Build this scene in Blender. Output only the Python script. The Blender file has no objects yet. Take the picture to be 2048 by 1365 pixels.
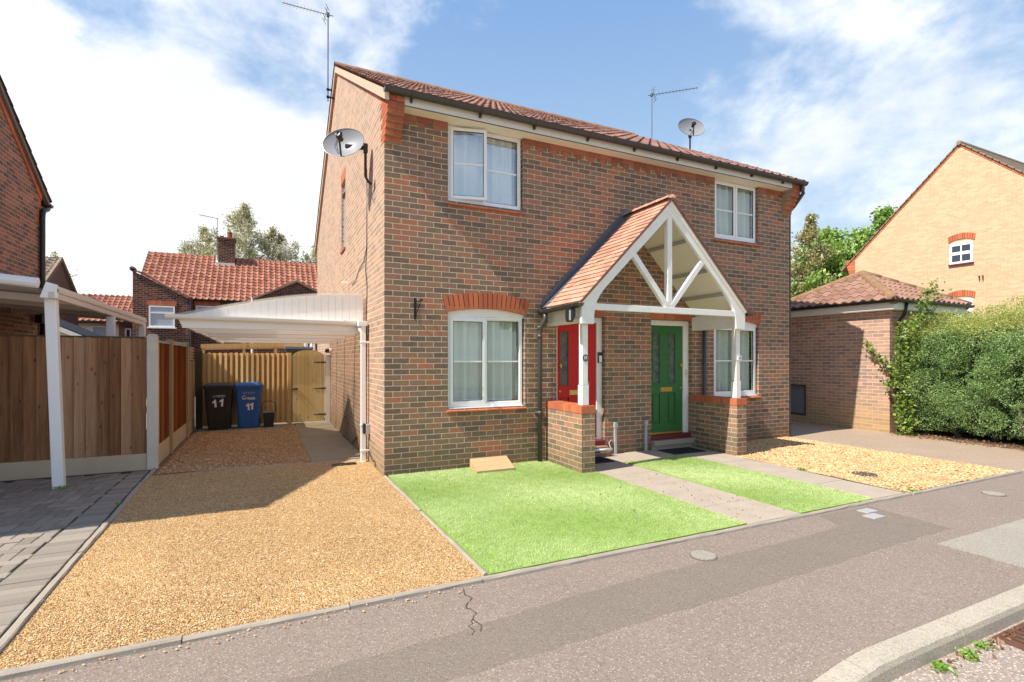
import bpy, bmesh, math, random
import numpy as np
from mathutils import Vector, Matrix
R = math.radians
random.seed(7); rng = np.random.default_rng(7)
S = bpy.context.scene
COL = S.collection
# ------------------------------------------------------------------ camera
TH = R(25.57)
cd = bpy.data.cameras.new('camera'); cam = bpy.data.objects.new('camera', cd); COL.objects.link(cam)
cam.location = (-1.4054, -6.8548, 1.565)
cam.rotation_euler = (R(90), 0, -TH)
cd.sensor_width = 36; cd.lens = 18.035; cd.shift_x = 0.0; cd.shift_y = 0.0173
cd.clip_start = 0.05; cd.clip_end = 3000
S.camera = cam
# ------------------------------------------------------------------ light
SUN_DIR = Vector((1.0, 0.135, -1.21)).normalized()      # direction the light travels
sd = bpy.data.lights.new('sun', 'SUN'); sd.energy = 5.0; sd.angle = R(0.5); sd.color = (1.0, 0.93, 0.82)
sun = bpy.data.objects.new('sun', sd); COL.objects.link(sun)
sun.rotation_euler = SUN_DIR.to_track_quat('-Z', 'Y').to_euler()
S.view_settings.view_transform = 'Standard'; S.view_settings.look = 'None'
S.view_settings.exposure = 0.58; S.view_settings.gamma = 1.0
S.render.resolution_x = 1024; S.render.resolution_y = 682
# ------------------------------------------------------------------ world
W = bpy.data.worlds.new('World'); S.world = W; W.use_nodes = True
class NT:
    def __init__(s, t): s.t = t; t.nodes.clear()
    def n(s, k, _in=None, **kw):
        d = s.t.nodes.new('ShaderNode' + k)
        for a, v in kw.items(): setattr(d, a, v)
        for a, v in (_in or {}).items():
            if isinstance(v, bpy.types.NodeSocket): s.t.links.new(v, d.inputs[a])
            elif v is not None: d.inputs[a].default_value = v
        return d
    def math(s, op, a, b=None, c=None, clamp=False):
        d = s.n('Math', {0: a, 1: b, 2: c}, operation=op); d.use_clamp = clamp
        return d.outputs[0]
    def vm(s, op, a, b=None):
        d = s.n('VectorMath', {0: a, 1: b}, operation=op)
        return d.outputs['Value'] if op in ('DOT_PRODUCT', 'LENGTH') else d.outputs[0]
    def mix(s, f, a, b, bt='MIX'):
        d = s.t.nodes.new('ShaderNodeMix'); d.data_type = 'RGBA'; d.blend_type = bt
        for i, v in ((0, f), (6, a), (7, b)):
            if isinstance(v, bpy.types.NodeSocket): s.t.links.new(v, d.inputs[i])
            elif i and len(v) == 3: d.inputs[i].default_value = (*v, 1)
            else: d.inputs[i].default_value = v
        return d.outputs[2]
    def ramp(s, f, stops, interp='LINEAR'):
        d = s.n('ValToRGB', {0: f}); cr = d.color_ramp; cr.interpolation = interp
        while len(cr.elements) < len(stops): cr.elements.new(0.5)
        for e, (p, c) in zip(cr.elements, stops):
            e.position = p; e.color = (*c, 1) if len(c) == 3 else c
        return d.outputs[0]
    def rng(s, v, a, b, c=0., d=1.):
        m = s.n('MapRange', {0: v, 1: a, 2: b, 3: c, 4: d}, interpolation_type='SMOOTHSTEP'); return m.outputs[0]
w = NT(W.node_tree)
sky = w.n('TexSky', sky_type='NISHITA'); sky.sun_disc = False
sky.sun_elevation = R(50.2); sky.sun_rotation = math.atan2(-1, -0.135)
sky.altitude = 0; sky.air_density = 1.0; sky.dust_density = 0.6; sky.ozone_density = 1.6
g = w.n('TexCoord').outputs['Generated']
sep = w.n('SeparateXYZ', {0: g})
zz = w.math('MAXIMUM', w.math('ADD', sep.outputs[2], 0.16), 0.06)
pl = w.n('CombineXYZ', {0: w.math('DIVIDE', sep.outputs[0], zz), 1: w.math('DIVIDE', sep.outputs[1], zz), 2: 0.3})
def nz(v, sc, det=8, rough=.55, dist=0., **k):
    return v.n('TexNoise', {'Scale': sc, 'Detail': det, 'Roughness': rough, 'Distortion': dist, **k})
n1 = nz(w, 3.3, 10, .55, .15, Vector=w.vm('MULTIPLY', w.vm('ADD', g, (.37, .11, .05)), (1., 1., 1.7))).outputs[0]
n2 = nz(w, 9.0, 8, .6, .2, Vector=w.vm('MULTIPLY', g, (1., 1., 1.5))).outputs[0]
f_ = Vector((math.sin(TH), math.cos(TH), 0)); r_ = Vector((math.cos(TH), -math.sin(TH), 0))
def dirpx(x, y): return (f_ + r_*((x-1024)/1026) + Vector((0, 0, 1))*((718-y)/1026)).normalized()
def blob(x, y, r0, r1):
    return w.rng(w.vm('DOT_PRODUCT', g, tuple(dirpx(x, y))), math.cos(R(r0)), math.cos(R(r1)))
def add(*a):
    o = a[0]
    for b in a[1:]: o = w.math('ADD', o, b)
    return o
def mul(a, k): return w.math('MULTIPLY', a, k)
bias = add(mul(blob(330, 420, 16, 8), .30), mul(blob(100, 560, 26, 8), .22), mul(blob(560, 440, 12, 5), .26), mul(blob(120, 60, 14, 2), .15), mul(blob(560, 60, 15, 2), .20), mul(blob(150, 170, 9, 2), .08),
           mul(blob(1830, 230, 10, 2), .20), mul(blob(2000, 330, 8, 1), .12), mul(blob(1640, 430, 13, 2), .08), mul(blob(1900, 40, 8, 1), .10), mul(blob(1130, 110, 20, 8), -.16),
           mul(w.rng(sep.outputs[2], 0.30, -0.02), .24), mul(blob(210, 70, 5, 1), -.16), mul(blob(250, 180, 5, 1), -.10), mul(blob(60, 210, 4, 1), -.12))
cl = add(mul(n1, 1.15), mul(n2, .55), bias, -0.38)
mask = w.rng(cl, .44, .82)
shade = w.rng(nz(w, 1.8, 6, .5, .0, Vector=pl.outputs[0]).outputs[0], .35, .7)
ccol = w.mix(shade, (5.5, 5.7, 6.0), (7.4, 7.4, 7.4))
grad = w.ramp(sep.outputs[2], [(0.0, (.86, .95, 1.0)), (.16, (.70, .87, 1.0)), (.34, (.50, .72, 1.0)), (.56, (.31, .54, .93)), (1.0, (.18, .36, .72))])
skyc = w.mix(.80, sky.outputs[0], w.mix(1.0, grad, (4.95, 4.95, 4.95), 'MULTIPLY'))
final = w.mix(w.math('MULTIPLY', mask, .93), skyc, ccol)
bg = w.n('Background', {'Color': final, 'Strength': 0.125})
w.t.links.new(bg.outputs[0], w.n('OutputWorld').inputs[0])

# ------------------------------------------------------------------ materials
MATS = {}
def new_mat(name):
    m = bpy.data.materials.new(name); m.use_nodes = True; t = NT(m.node_tree); MATS[name] = m
    p = t.n('BsdfPrincipled'); t.t.links.new(p.outputs[0], t.n('OutputMaterial').inputs[0])
    p.inputs['Specular IOR Level'].default_value = .35
    return m, t, p
def link(t, a, b): t.t.links.new(a, b)
def bump(t, h, s=.3, d=.01, nrm=None):
    return t.n('Bump', {'Height': h, 'Strength': s, 'Distance': d, 'Normal': nrm}).outputs[0]
def plain(name, col, rough=.55, var=.12, sc=6., bs=.15, metal=0., spec=.35, fine=90.):
    m, t, p = new_mat(name); pos = t.n('NewGeometry').outputs['Position']
    a = nz(t, sc, 6, .6, 0, Vector=pos).outputs[0]; b = nz(t, fine, 3, .5, 0, Vector=pos).outputs[0]
    v = t.math('ADD', t.math('MULTIPLY', t.math('SUBTRACT', a, .5), var*2.4), t.math('MULTIPLY', t.math('SUBTRACT', b, .5), var*1.4))
    v = t.math('ADD', v, 1.0)
    c = t.n('Mix', data_type='RGBA', blend_type='MULTIPLY'); c.inputs[0].default_value = 1; c.inputs[6].default_value = (*col, 1)
    cc = t.n('CombineColor', {0: v, 1: v, 2: v}); link(t, cc.outputs[0], c.inputs[7]); link(t, c.outputs[2], p.inputs['Base Color'])
    p.inputs['Roughness'].default_value = rough; p.inputs['Metallic'].default_value = metal; p.inputs['Specular IOR Level'].default_value = spec
    if bs: link(t, bump(t, b, bs, .003), p.inputs['Normal'])
    return m
def brick(name, stops, mortar, bw=.225, rh=.075, ms=.0055, wob=.005, bs=.7, off=(0, 0), stain=None, dirty=None):
    m, t, p = new_mat(name); uv = t.n('UVMap').outputs[0]; pos = t.n('NewGeometry').outputs['Position']
    wn = nz(t, 9, 3, .6, 0, Vector=uv).outputs['Color']; wn2 = nz(t, 45, 2, .6, 0, Vector=uv).outputs['Color']
    u = t.vm('ADD', uv, t.vm('MULTIPLY', t.vm('SUBTRACT', wn, (.5, .5, .5)), (wob*2, wob*1.6, 0)))
    u = t.vm('ADD', u, t.vm('MULTIPLY', t.vm('SUBTRACT', wn2, (.5, .5, .5)), (wob*.9, wob*.8, 0)))
    u = t.vm('ADD', u, (off[0], off[1], 0))
    bt = t.n('TexBrick', {'Vector': u, 'Color1': (0, 0, 0, 1), 'Color2': (1, 1, 1, 1), 'Mortar': (0, 0, 0, 1), 'Scale': 1.0,
        'Mortar Size': ms, 'Mortar Smooth': .25, 'Bias': 0.0, 'Brick Width': bw, 'Row Height': rh})
    bt.offset = .5; bt.offset_frequency = 2
    sp = t.n('SeparateColor', {0: bt.outputs['Color']}).outputs[0]
    big = nz(t, .9, 3, .5, 0, Vector=pos).outputs[0]; mid = nz(t, 14, 5, .7, 0, Vector=pos).outputs[0]; fine = nz(t, 110, 4, .7, 0, Vector=pos).outputs[0]
    f = t.math('ADD', sp, t.math('MULTIPLY', t.math('SUBTRACT', mid, .5), .62))
    f = t.math('ADD', f, t.math('MULTIPLY', t.math('SUBTRACT', big, .5), .55), clamp=True)
    c = t.ramp(f, stops)
    k = t.math('ADD', .58, t.math('ADD', t.math('MULTIPLY', fine, .5), t.math('MULTIPLY', mid, .34)))
    c = t.mix(1.0, c, t.n('CombineColor', {0: k, 1: k, 2: k}).outputs[0], 'MULTIPLY')
    mk = t.math('ADD', .7, t.math('MULTIPLY', mid, .6))
    mc = t.mix(1.0, mortar, t.n('CombineColor', {0: mk, 1: mk, 2: mk}).outputs[0], 'MULTIPLY')
    c = t.mix(bt.outputs['Fac'], c, mc)
    if dirty:   # moss / damp rising from the ground: (height, colour, strength)
        h = t.n('SeparateXYZ', {0: pos}).outputs[2]
        d = t.math('MULTIPLY', t.rng(t.math('ADD', h, t.math('MULTIPLY', mid, -.35)), dirty[0], -.15), dirty[2])
        c = t.mix(d, c, dirty[1])
    if stain:   # patches: (centre, radius, colour, strength)
        for ctr, rad, col, st in stain:
            dd = t.vm('LENGTH', t.vm('SUBTRACT', pos, ctr))
            d = t.math('MULTIPLY', t.rng(t.math('ADD', dd, t.math('MULTIPLY', t.math('SUBTRACT', mid, .5), rad*1.2)), rad, rad*.2), st)
            c = t.mix(d, c, col)
    link(t, c, p.inputs['Base Color']); p.inputs['Roughness'].default_value = .85; p.inputs['Specular IOR Level'].default_value = .2
    hh = t.math('ADD', t.math('MULTIPLY', bt.outputs['Fac'], -1.0), t.math('MULTIPLY', fine, .45))
    hh = t.math('ADD', hh, t.math('MULTIPLY', mid, .5))
    link(t, bump(t, hh, bs, .005), p.inputs['Normal'])
    return m
BR = [(0.0, (.165, .118, .085)), (.3, (.215, .148, .100)), (.52, (.255, .168, .110)), (.70, (.295, .174, .110)), (.86, (.345, .172, .104)), (1.0, (.41, .170, .094))]
brick_main = brick('brick_main', BR, (.62, .48, .36), ms=.0054, wob=.0055, dirty=(.35, (.12, .09, .045), .4))
BS = [(0.0, (.31, .225, .165)), (.3, (.38, .262, .185)), (.6, (.44, .29, .20)), (1.0, (.51, .305, .205))]
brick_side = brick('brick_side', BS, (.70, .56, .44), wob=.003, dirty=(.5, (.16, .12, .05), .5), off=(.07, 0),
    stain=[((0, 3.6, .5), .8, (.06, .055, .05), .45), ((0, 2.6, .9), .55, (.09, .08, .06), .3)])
brick_pier = brick('brick_pier', [(0, (.17, .13, .095)), (.4, (.26, .175, .12)), (.75, (.34, .20, .125)), (1, (.42, .20, .12))], (.60, .49, .36), wob=.004, dirty=(.3, (.12, .10, .04), .35))
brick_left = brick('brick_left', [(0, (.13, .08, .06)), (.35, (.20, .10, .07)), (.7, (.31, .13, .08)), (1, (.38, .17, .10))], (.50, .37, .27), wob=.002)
brick_gar = brick('brick_garage', [(0, (.30, .205, .165)), (.4, (.38, .245, .185)), (.7, (.46, .28, .20)), (1, (.53, .30, .21))], (.72, .58, .46), wob=.002, dirty=(1.0, (.40, .27, .09), .5))
brick_yel = brick('brick_yellow', [(0, (.51, .355, .215)), (.5, (.56, .39, .24)), (1, (.61, .435, .275))], (.64, .50, .35), wob=.001, ms=.0045, bs=.25)
brick_old = brick('brick_cottage', [(0, (.035, .02, .018)), (.4, (.07, .03, .024)), (.75, (.13, .04, .028)), (1, (.21, .06, .035))], (.33, .25, .20), wob=.004, ms=.007)
brick_brown = plain('brown_render', (.23, .11, .075), .85, .1)
def soldier(name, col, mcol):   # red rubbed bricks, colour varies per face island through position noise
    m, t, p = new_mat(name); pos = t.n('NewGeometry').outputs['Position']
    rnd = t.n('NewGeometry').outputs['Random Per Island']
    a = nz(t, 60, 4, .6, 0, Vector=pos).outputs[0]
    k = t.math('ADD', .62, t.math('ADD', t.math('MULTIPLY', rnd, .4), t.math('MULTIPLY', a, .4)))
    link(t, t.mix(1.0, col, t.n('CombineColor', {0: k, 1: k, 2: k}).outputs[0], 'MULTIPLY'), p.inputs['Base Color'])
    p.inputs['Roughness'].default_value = .8; link(t, bump(t, a, .3, .003), p.inputs['Normal']); return m
red_brick = soldier('red_brick', (.47, .135, .062), None); band_brick = soldier('band_brick', (.31, .12, .070), None)
mortar_m = plain('mortar', (.42, .29, .20), .9, .1)
def tiles(name, cols, moss=None, rough=.8):
    m, t, p = new_mat(name); uv = t.n('UVMap').outputs[0]; pos = t.n('NewGeometry').outputs['Position']
    fl = t.vm('FLOOR', uv); wnz = t.n('TexWhiteNoise', {0: fl}, noise_dimensions='2D').outputs[0]
    mid = nz(t, 5, 6, .7, 0, Vector=pos).outputs[0]; fine = nz(t, 60, 4, .7, 0, Vector=pos).outputs[0]
    f = t.math('ADD', t.math('MULTIPLY', wnz, .75), t.math('MULTIPLY', t.math('SUBTRACT', mid, .35), .6), clamp=True)
    c = t.ramp(f, [(i/(len(cols)-1), x) for i, x in enumerate(cols)])
    k = t.math('ADD', .65, t.math('MULTIPLY', fine, .7))
    c = t.mix(1.0, c, t.n('CombineColor', {0: k, 1: k, 2: k}).outputs[0], 'MULTIPLY')
    if moss:
        d = t.math('MULTIPLY', t.rng(nz(t, 9, 8, .75, 0, Vector=pos).outputs[0], .56, .68), moss[1]); c = t.mix(d, c, moss[0])
    link(t, c, p.inputs['Base Color']); p.inputs['Roughness'].default_value = rough; link(t, bump(t, fine, .35, .004), p.inputs['Normal'])
    return m
tile_main = tiles('tile_main', [(.15, .075, .058), (.23, .115, .085), (.34, .17, .125)], ((.10, .085, .05), .7))
tile_porch = tiles('tile_porch', [(.38, .19, .13), (.52, .285, .20), (.58, .35, .25)], ((.12, .04, .04), .35))
tile_gar = tiles('tile_garage', [(.20, .105, .075), (.28, .155, .11), (.35, .205, .15)], ((.22, .15, .07), .6))
tile_cot = tiles('tile_cottage', [(.26, .09, .055), (.36, .145, .09), (.45, .22, .15)], ((.12, .07, .05), .55))
tile_brown = tiles('tile_brown', [(.17, .13, .10), (.27, .20, .15), (.36, .29, .22)])
ridge_m = plain('ridge_clay', (.27, .15, .095), .85, .25, 5)
verge_m = plain('verge_cement', (.52, .40, .29), .85, .15)
white_upvc = plain('white_upvc', (.86, .86, .85), .28, .02, bs=0, spec=.5)
white_paint = plain('white_paint', (.83, .81, .76), .5, .10, 9, .2)
cream_soffit = plain('cream_soffit', (.90, .86, .74), .55, .04, bs=0)
fascia_m = plain('weathered_fascia', (.78, .75, .68), .5, .09, 3, .1)
canopy_m = plain('canopy_white', (.87, .84, .80), .35, .03, bs=0)
m = bpy.data.materials.new('canopy_sheet'); m.use_nodes = True; t = NT(m.node_tree)
a_ = t.n('BsdfTransparent', {'Color': (.98, .95, .90, 1)}); b_ = t.n('BsdfTranslucent', {'Color': (.85, .82, .76, 1)}); c_ = t.n('BsdfDiffuse', {'Color': (.85, .82, .77, 1)})
x_ = t.n('MixShader', {0: .5, 1: b_.outputs[0], 2: c_.outputs[0]}); y_ = t.n('MixShader', {0: .30, 1: a_.outputs[0], 2: x_.outputs[0]}); link(t, y_.outputs[0], t.n('OutputMaterial').inputs[0]); canopy_sheet = m
black_pl = plain('black_plastic', (.018, .018, .018), .35, .1, bs=.05, spec=.5)
gutter_m = plain('gutter_plastic', (.060, .050, .045), .38, .18, 8, .05, spec=.5)
pipe_m = plain('pipe_plastic', (.062, .060, .062), .38, .15, 5, .05, spec=.5)
iron_m = plain('black_iron', (.012, .012, .014), .45, .2)
lead_m = plain('lead', (.13, .145, .175), .5, .3, 10, .2, metal=.2)
dish_m = plain('dish_grey', (.25, .26, .28), .42, .06, bs=0)
alu_m = plain('aluminium', (.20, .20, .21), .4, .1, metal=.6)
red_paint = plain('red_door_paint', (.54, .010, .006), .4, .05, bs=0, spec=.3)
green_paint = plain('green_door_paint', (.040, .150, .046), .42, .08, bs=.03, spec=.3)
brass = plain('brass', (.65, .40, .10), .35, .1, metal=.6)
dark_red = plain('dark_red_sill', (.16, .02, .025), .5, .1)
concrete = plain('concrete', (.34, .29, .235), .85, .2, 5, .5)
conc_post = plain('concrete_post', (.60, .54, .46), .85, .13, 6, .5)
gravel_board = plain('gravel_board', (.52, .43, .30), .85, .12, 5, .35)
kerb_m = None
slab_m = plain('paving_slab', (.39, .325, .26), .85, .16, 4, .35, fine=140)
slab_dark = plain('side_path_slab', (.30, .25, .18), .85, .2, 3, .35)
metal_grey = plain('grey_metal', (.42, .42, .41), .5, .15, 20, .2, metal=.2)
rust_iron = plain('rusty_iron', (.14, .065, .042), .7, .3, 9, .4, metal=.2)
blue_pl = plain('blue_plastic', (.022, .11, .36), .38, .06, bs=.02, spec=.5)
binblack = plain('bin_black_plastic', (.022, .021, .020), .4, .1, bs=.02, spec=.5)
white_dec = plain('white_decal', (.80, .80, .80), .5, .02, bs=0)
curtain_m = plain('curtain', (.66, .69, .62), .9, .06, 3, 0)
net_m = plain('net_curtain', (.86, .88, .88), .9, .05, 3, 0)
bark = plain('bark', (.12, .095, .075), .9, .3, 8, .5)
birchbark = plain('birch_bark', (.34, .32, .29), .8, .3, 6, .3)
rubber_m = plain('rubber_mat', (.035, .035, .04), .9, .2, 20, .5)
slate_m = plain('slate_roof', (.030, .034, .042), .95, .2, spec=.1)
def glass_mat(name, tint=(.9, .95, .95), refl=.09):
    m = bpy.data.materials.new(name); m.use_nodes = True; t = NT(m.node_tree)
    tr = t.n('BsdfTransparent', {'Color': (*tint, 1)}); gl = t.n('BsdfGlossy', {'Color': (.95, .97, 1, 1), 'Roughness': .012})
    pos = t.n('NewGeometry').outputs['Position']
    link(t, bump(t, nz(t, 3, 2, .5, 0, Vector=pos).outputs[0], .03, .02), gl.inputs['Normal'])
    ge = t.n('NewGeometry'); cs = t.math('ABSOLUTE', t.vm('DOT_PRODUCT', ge.outputs['Normal'], ge.outputs['Incoming']))
    f = t.math('ADD', t.math('MULTIPLY', t.math('POWER', t.math('SUBTRACT', 1.0, cs), 4.0), .9), refl+.06, clamp=True)
    mx = t.n('MixShader', {0: f, 1: tr.outputs[0], 2: gl.outputs[0]}); link(t, mx.outputs[0], t.n('OutputMaterial').inputs[0]); return m
glass = glass_mat('window_glass', refl=.05)
glass_up = glass_mat('upper_glass', refl=.26)
m, t, p = new_mat('obscure_glass'); pos = t.n('NewGeometry').outputs['Position']
v = t.n('TexVoronoi', {'Vector': pos, 'Scale': 90}).outputs[0]; link(t, bump(t, v, .8, .01), p.inputs['Normal'])
link(t, t.ramp(nz(t, 12, 4, .7, 0, Vector=pos).outputs[0], [(.3, (.04, .055, .05)), (.7, (.15, .18, .16))]), p.inputs['Base Color']); p.inputs['Roughness'].default_value = .18
p.inputs['Specular IOR Level'].default_value = .7; obscure = m
m, t, p = new_mat('dark_glass'); p.inputs['Base Color'].default_value = (.03, .04, .06, 1); p.inputs['Roughness'].default_value = .05; p.inputs['Specular IOR Level'].default_value = .8; dark_glass = m

def wood(name, cols, knots=True, sc=1., rough=.75, axis=2):
    m, t, p = new_mat(name); pos = t.n('NewGeometry').outputs['Position']; rnd = t.n('NewGeometry').outputs['Random Per Island']
    off = t.n('CombineXYZ', {0: t.math('MULTIPLY', rnd, 37.), 1: t.math('MULTIPLY', rnd, 11.), 2: t.math('MULTIPLY', rnd, 23.)}).outputs[0]
    q = t.vm('ADD', pos, off); s3 = [26*sc]*3; s3[axis] = 1.3*sc
    q2 = t.vm('MULTIPLY', q, tuple(s3))
    gr = nz(t, 1.0, 6, .65, .8, Vector=q2).outputs[0]
    c = t.ramp(t.math('ADD', t.math('MULTIPLY', gr, .85), t.math('MULTIPLY', t.math('SUBTRACT', rnd, .45), .55)), [(.15, cols[0]), (.5, cols[1]), (.85, cols[2])])
    if knots:
        s4 = [9*sc]*3; s4[axis] = 4.5*sc
        vo = t.n('TexVoronoi', {'Vector': t.vm('MULTIPLY', q, tuple(s4)), 'Scale': 1.0, 'Randomness': 1.0}).outputs[0]
        c = t.mix(t.math('MULTIPLY', t.rng(vo, .17, .05), .7), c, tuple(x*.28 for x in cols[0]))
    link(t, c, p.inputs['Base Color']); p.inputs['Roughness'].default_value = rough; p.inputs['Specular IOR Level'].default_value = .2
    link(t, bump(t, gr, .35, .004), p.inputs['Normal']); return m
wood_brown = wood('weathered_brown_boards', [(.17, .075, .032), (.34, .175, .085), (.48, .30, .185)])
wood_orange = wood('orange_stained_boards', [(.16, .045, .012), (.33, .105, .026), (.46, .17, .05)], False)
wood_pale = wood('new_pale_timber', [(.50, .29, .11), (.64, .42, .19), (.74, .53, .27)])
wood_post = wood('pale_fence_post', [(.34, .24, .13), (.45, .34, .19), (.52, .42, .26)], False)
wood_gate = wood('gate_boards', [(.55, .39, .15), (.66, .50, .23), (.74, .60, .30)], True, .8)
wood_ramp = wood('ramp_boards', [(.40, .25, .12), (.52, .35, .19), (.62, .45, .26)], False, 1., .75, 0)
wood_dark = wood('dark_old_post', [(.05, .045, .025), (.09, .075, .04), (.13, .11, .06)], False)

# ground surfaces
def stones(name, cols, scale, bs=1.0, dist=.012, big=.25, rough=.8):
    m, t, p = new_mat(name); pos = t.n('NewGeometry').outputs['Position']
    q = t.vm('ADD', pos, t.vm('MULTIPLY', nz(t, scale*.4, 2, .5, 0, Vector=pos).outputs['Color'], (.6/scale, .6/scale, 0)))
    vo = t.n('TexVoronoi', {'Vector': q, 'Scale': scale}); vc = t.n('SeparateColor', {0: vo.outputs['Color']}).outputs[0]
    bigd = nz(t, 1.1, 4, .6, 0, Vector=pos).outputs[0]
    c = t.ramp(vc, [(i/(len(cols)-1), x) for i, x in enumerate(cols)])
    edge = t.rng(vo.outputs['Distance'], .95, .35)
    k = t.math('MULTIPLY', t.math('ADD', 1-big*.5, t.math('MULTIPLY', bigd, big)), t.math('ADD', .45, t.math('MULTIPLY', edge, .55)))
    c = t.mix(1.0, c, t.n('CombineColor', {0: k, 1: k, 2: k}).outputs[0], 'MULTIPLY')
    link(t, c, p.inputs['Base Color']); p.inputs['Roughness'].default_value = rough
    link(t, bump(t, t.math('MULTIPLY', vo.outputs['Distance'], -1.), bs, dist), p.inputs['Normal']); return m
resin = stones('resin_gravel', [(.24, .11, .04), (.48, .28, .11), (.65, .41, .175), (.55, .32, .12), (.86, .67, .41)], 105, 1., .010, .35)
loose = stones('loose_gravel', [(.18, .08, .035), (.40, .22, .10), (.54, .32, .15), (.42, .20, .08), (.68, .48, .28)], 58, 1., .02)
pale_gravel = stones('pale_gravel', [(.28, .15, .07), (.52, .33, .15), (.66, .44, .23), (.52, .27, .10), (.80, .62, .40)], 46, 1., .02)
def asphalt(name, base, speck, dens, sc=110, big=.16, patchy=None):
    m, t, p = new_mat(name); pos = t.n('NewGeometry').outputs['Position']
    vo = t.n('TexVoronoi', {'Vector': pos, 'Scale': sc}); vc = t.n('SeparateColor', {0: vo.outputs['Color']}).outputs
    sp = t.math('MULTIPLY', t.rng(vc[0], 1-dens, 1-dens*.4), t.rng(vo.outputs['Distance'], .62, .3))
    a = nz(t, 1.3, 6, .65, 0, Vector=pos).outputs[0]; b = nz(t, 200, 3, .6, 0, Vector=pos).outputs[0]
    k = t.math('ADD', .72, t.math('ADD', t.math('MULTIPLY', a, big*2), t.math('MULTIPLY', b, .3)))
    c = t.mix(1.0, base, t.n('CombineColor', {0: k, 1: k, 2: k}).outputs[0], 'MULTIPLY')
    c = t.mix(t.math('MULTIPLY', t.rng(vc[1], .6, 1.), .5), c, tuple(x*.5 for x in base))
    c = t.mix(sp, c, speck)
    if patchy:
        v2 = t.n('TexVoronoi', {'Vector': t.vm('ADD', pos, t.vm('MULTIPLY', nz(t, 12, 3, .6, 0, Vector=pos).outputs['Color'], (.08, .08, 0))), 'Scale': 3.2}).outputs['Distance']
        c = t.mix(t.math('MULTIPLY', t.rng(v2, .11, .06), .55), c, patchy)
    link(t, c, p.inputs['Base Color']); p.inputs['Roughness'].default_value = .85
    link(t, bump(t, t.math('ADD', vo.outputs['Distance'], b), .5, .004), p.inputs['Normal']); return m
pave_m = asphalt('pavement_asphalt', (.245, .192, .158), (.40, .345, .29), .24, 105, .14)
patch_m = asphalt('asphalt_patch', (.212, .172, .140), (.33, .28, .23), .14, 130, .10)
road_m = asphalt('road_asphalt', (.30, .24, .20), (.62, .54, .46), .45, 85, .2)
kerb_m = asphalt('kerb_concrete', (.36, .315, .25), (.56, .51, .43), .3, 150, .3); MATS['telecom'] = asphalt('telecom_concrete', (.30, .27, .23), (.44, .40, .35), .3, 120, .2)
drive_m = asphalt('concrete_drive', (.36, .27, .20), (.46, .38, .30), .2, 100, .16)
ground_m = plain('soil', (.20, .15, .10), .95, .3, 2, .5)
paver_m = soldier('block_paver', (.25, .215, .18), None)
paver_gap = plain('paver_sand', (.055, .05, .04), .95, .3)
def leafm(name, cols, trans=.35, sc=4., rough=.5):
    m = bpy.data.materials.new(name); m.use_nodes = True; t = NT(m.node_tree); pos = t.n('NewGeometry').outputs['Position']
    rnd = t.n('NewGeometry').outputs['Random Per Island']; a = nz(t, sc, 3, .6, 0, Vector=pos).outputs[0]
    f = t.math('ADD', t.math('MULTIPLY', rnd, .55), t.math('MULTIPLY', t.math('SUBTRACT', a, .28), 1.0), clamp=True)
    c = t.ramp(f, [(i/(len(cols)-1), x) for i, x in enumerate(cols)])
    d = t.n('BsdfDiffuse', {'Color': c}); tl = t.n('BsdfTranslucent', {'Color': c}); gl = t.n('BsdfGlossy', {'Color': (1, 1, 1, 1), 'Roughness': rough})
    mx = t.n('MixShader', {0: trans, 1: d.outputs[0], 2: tl.outputs[0]}); m2 = t.n('MixShader', {0: .05, 1: mx.outputs[0], 2: gl.outputs[0]})
    link(t, m2.outputs[0], t.n('OutputMaterial').inputs[0]); return m
lawn_m = leafm('artificial_grass', [(.36, .45, .15), (.53, .61, .27), (.72, .78, .48)], .25, 7)
lawn_base = plain('grass_backing', (.24, .38, .07), .9, .25, 6)
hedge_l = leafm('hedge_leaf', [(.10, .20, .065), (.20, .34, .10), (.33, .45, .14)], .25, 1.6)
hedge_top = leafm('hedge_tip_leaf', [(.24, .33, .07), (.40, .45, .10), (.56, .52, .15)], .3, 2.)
climb_l = leafm('climber_leaf', [(.05, .11, .02), (.17, .28, .035), (.42, .46, .08)], .3, 6.)
birch_l = leafm('birch_leaf', [(.36, .35, .28), (.50, .48, .27), (.66, .62, .22)], .5, .5)
maple_l = leafm('maple_leaf', [(.12, .22, .04), (.24, .40, .06), (.44, .56, .12)], .35, .6)
bronze_l = leafm('bronze_leaf', [(.19, .19, .08), (.35, .33, .12), (.52, .45, .18)], .3, .6)
dead_l = leafm('dead_leaf', [(.12, .06, .03), (.25, .12, .05), (.35, .2, .1)], .2, 8.)
weed_l = leafm('weed_leaf', [(.10, .22, .02), (.2, .38, .04), (.3, .45, .06)], .3, 9.)

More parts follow.
